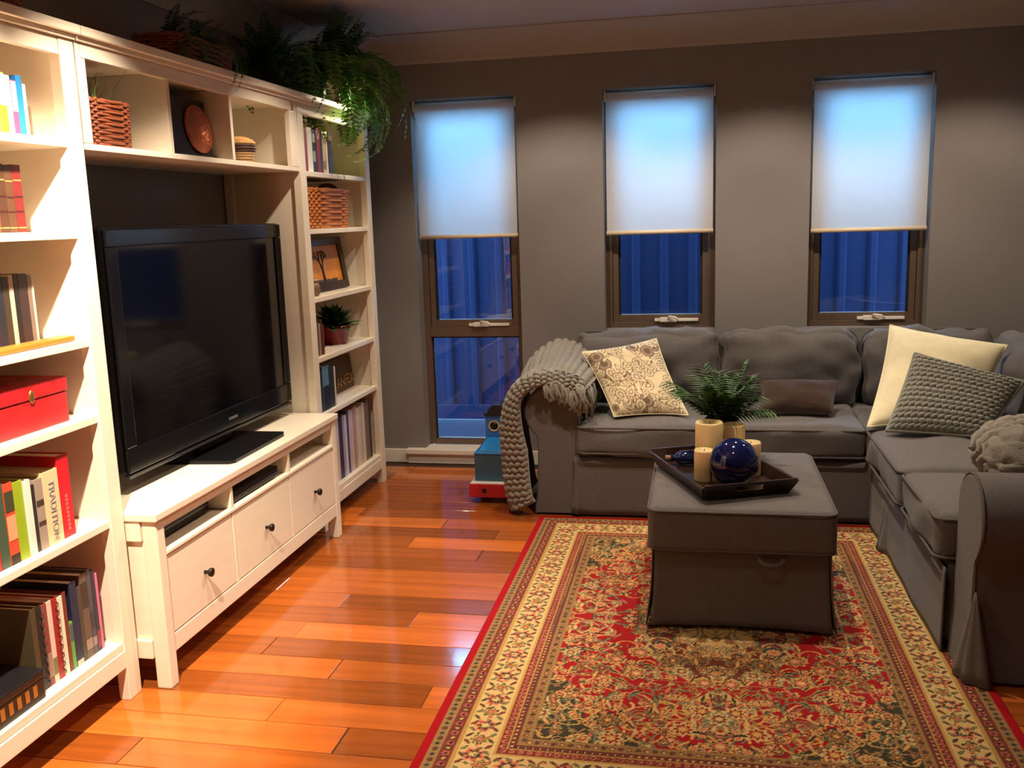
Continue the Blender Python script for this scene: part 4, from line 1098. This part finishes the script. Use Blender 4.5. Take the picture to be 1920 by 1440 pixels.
for s in (-1, 1):
    # end boards with a handle slot: two posts, upper and lower strips
    def E_(x, q): return (x*(hx+fl*.6*q), s*(hy+fl*q), .002+(zt+.010-.002)*q)
    a, b = .30, .62
    V = []; F = []; xs = [-1, -.32, .32, 1]; qs = [0, .42, .78, 1.0]
    for off in (0, .011):
        for q in qs:
            for x in xs: p = E_(x, q); V.append((p[0], p[1]+s*off, p[2]))
    for o_ in (0, 16):
        for r in range(3):
            for c_ in range(3):
                if r == 1 and c_ == 1: continue
                k = o_+r*4+c_; F.append((k, k+1, k+5, k+4))
    def side(i, j): F.append((i, j, j+16, i+16))
    for c_ in range(3): side(c_, c_+1); side(12+c_, 13+c_)
    for r in range(3): side(r*4, r*4+4); side(r*4+3, r*4+7)
    side(5, 6); side(9, 10); side(5, 9); side(6, 10)
    raw('handle_board', V, F, M_dwood, tr)
def candle(x, y, r, h_, label):
    t = thing('pillar_candle', label, 'candle', (x, y, TZ+.0105))
    lathe('wax', [(.0001, 0), (r*.97, 0), (r, .004), (r, h_-.006), (r*.94, h_), (r*.80, h_-.002), (r*.68, h_-.012), (.0001, h_-.014)], M_wax, t, 32)
    tube('wick', [(0, 0, h_-.016), (.001, 0, h_-.006), (.003, .001, h_+.002)], .0013, cm(40, 34, 30, .9), t, 5)
candle(2.105, 1.01, .0505, .195, 'tallest ivory pillar candle on the tray')
candle(2.195, 1.065, .042, .175, 'ivory pillar candle second in height, behind the blue ball')
candle(2.252, .995, .038, .125, 'medium ivory pillar candle close against the blue ball')
candle(2.085, .908, .034, .115, 'shortest ivory pillar candle in front of the tallest')
t = thing('ceramic_ball', 'glossy cobalt blue ceramic ball on the tray', 'ornament', (2.189, .848, TZ+.0105))
v, f = lathe_data([(.0855*math.sin(PI*k/24)+.0001, .0855-.0855*math.cos(PI*k/24)) for k in range(25)], 48)
raw('ball', v, f, mat('cobalt_glaze', S(12, 22, 74), .06, var=.25, vscale=(30, 30, 30), coat=.5), t, True)
lathe('base_ring', [(.016, .0005), (.02, 0), (.022, .004)], cm(20, 26, 60, .4), t, 20)
t = thing('glass_bottle', 'small dark blue glass bottle with cork lying on the tray', 'bottle', (2.02, 1.12, TZ+.0115+.028), (PI/2, 0, math.radians(-78)))
lathe('body', [(.0001, -.05), (.024, -.05), (.027, -.046), (.027, .02), (.02, .036), (.012, .042), (.012, .052), (.0145, .054), (.0145, .06), (.0001, .06)], mat('blue_glass', S(20, 34, 78), .08), t, 24)
lathe('cork', [(.010, .0605), (.0115, .078), (.0001, .079)], cm(160, 116, 84, .8), t, 14)
# palm in a black vase
t = thing('potted_palm', 'small feathery palm in a black vase behind the candles', 'plant', (2.152, 1.172, TZ+.0105))
lathe('vase', [(.0001, 0), (.055, 0), (.06, .01), (.066, .10), (.064, .17), (.058, .175), (.056, .165), (.058, .10), (.0001, .09)], mat('black_glaze', (.008, .008, .012), .2), t, 28)
rr = random.Random(31)
for k in range(26):
    a = rr.uniform(0, 2*PI) if k > 6 else PI*.2+k*.9; tilt = rr.uniform(.2, 1.1); tilt = min(tilt, .5) if math.sin(a) < -.3 else tilt; L_ = rr.uniform(.16, .27); P = []; v = []; f = []
    for i in range(9):
        q = i/8; P.append(Vector((L_*q*math.sin(tilt)*(1+.2*q), 0, L_*(q*math.cos(tilt)-.28*q*q*tilt))))
    tv, tf = tube_data(P, [.003*(1-.8*i/8) for i in range(9)], 4); v += tv; f += tf
    for i in range(2, 9):
        tg = (P[i]-P[i-1]).normalized()
        for s in (-1, 1):
            for h_ in (0, .5):
                p = P[i]*(1-h_)+P[i-1]*h_; d = (Vector((0, s, 0))*.8+tg*.75+Vector((0, 0, -.35))).normalized(); ll = .095*(1-.35*abs(i/8-.55)); wd = Vector((0, 0, 1)).cross(d).normalized()*.0062; b = len(v)
                v += [p, p+d*ll*.4+wd, p+d*ll+Vector((0, 0, -.012)), p+d*ll*.4-wd]; f.append((b, b+1, b+2, b+3))
    raw('frond', v, f, M_palm, t, False, (rr.uniform(-.02, .02), rr.uniform(-.02, .02), .155), (0, 0, a))

# ------------------------------------------------------------------ toy train by the sofa
t = thing('toy_train', 'blue toy engine with red buffer beam standing by the sofa arm', 'toy train', (1.043, 2.24, 0))
B1 = cm(52, 96, 122, .35); B2 = cm(32, 120, 190, .3); R1 = cm(196, 28, 36, .35); K1 = cm(18, 18, 22, .4)
box('running_board', (-.105, -.235, .088), (.10, .24, .102), cm(226, 220, 212, .4), t, .002)
box('buffer_beam', (-.108, -.247, .032), (.10, -.236, .100), R1, t, .003)
for a in (-.1, .085): box('side_frame', (a, -.235, .045), (a+.01, .24, .087), R1, t, .002)
box('coupling_plate', (-.040, -.2495, .055), (-.018, -.2472, .078), K1, t, .001)
box('tender', (-.088, -.195, .1025), (.085, -.02, .245), B1, t, .004)
v = [(-.092, -.2, .2455), (.089, -.2, .2455), (.089, .0, .2455), (-.092, .0, .2455), (-.06, -.19, .262), (.06, -.19, .262), (.06, .0, .285), (-.06, .0, .285)]
raw('tender_top', v, [(3, 2, 1, 0), (4, 5, 6, 7), (0, 1, 5, 4), (1, 2, 6, 5), (2, 3, 7, 6), (3, 0, 4, 7)], B2, t)
box('cab', (-.07, .001, .1025), (.07, .12, .40), B2, t, .004)
box('roof', (-.075, -.01, .4005), (.075, .13, .415), K1, t, .004)
v, f = lathe_data([(.075, -.07), (.075, .07)], 24)
raw('roof_hood', [(-.062, .0, .4155), (.062, .0, .4155), (.062, .12, .4155), (-.062, .12, .4155), (-.03, .0, .455), (.03, .0, .455), (.03, .12, .455), (-.03, .12, .455)], [(3, 2, 1, 0), (4, 5, 6, 7), (0, 1, 5, 4), (1, 2, 6, 5), (2, 3, 7, 6), (3, 0, 4, 7)], K1, t)
rg_ = tube('window_rim', [(-.022+.026*math.cos(2*PI*k/20), -.0005, .345+.026*math.sin(2*PI*k/20)) for k in range(20)], .005, cm(206, 176, 110, .4), t, 6, True)
lathe('window_disc', [(.0001, .002), (.024, .002), (.024, 0)], K1, t, 20, (-.022, .0005, .345), (PI/2, 0, 0))
v, f = lathe_data([(.0001, 0), (.058, 0), (.058, .12), (.0001, .12)], 24); raw('boiler', v, f, B2, t, True, (0, .121, .19), (-PI/2, 0, 0))
for sx in (-1, 1):
    for yy in (-.13, .0, .13): lathe('wheel', [(.0001, -.008), (.028, -.008), (.034, -.005), (.034, .006), (.0001, .006)], K1, t, 20, (sx*.062-.002, yy, .0345), (0, PI/2, 0))
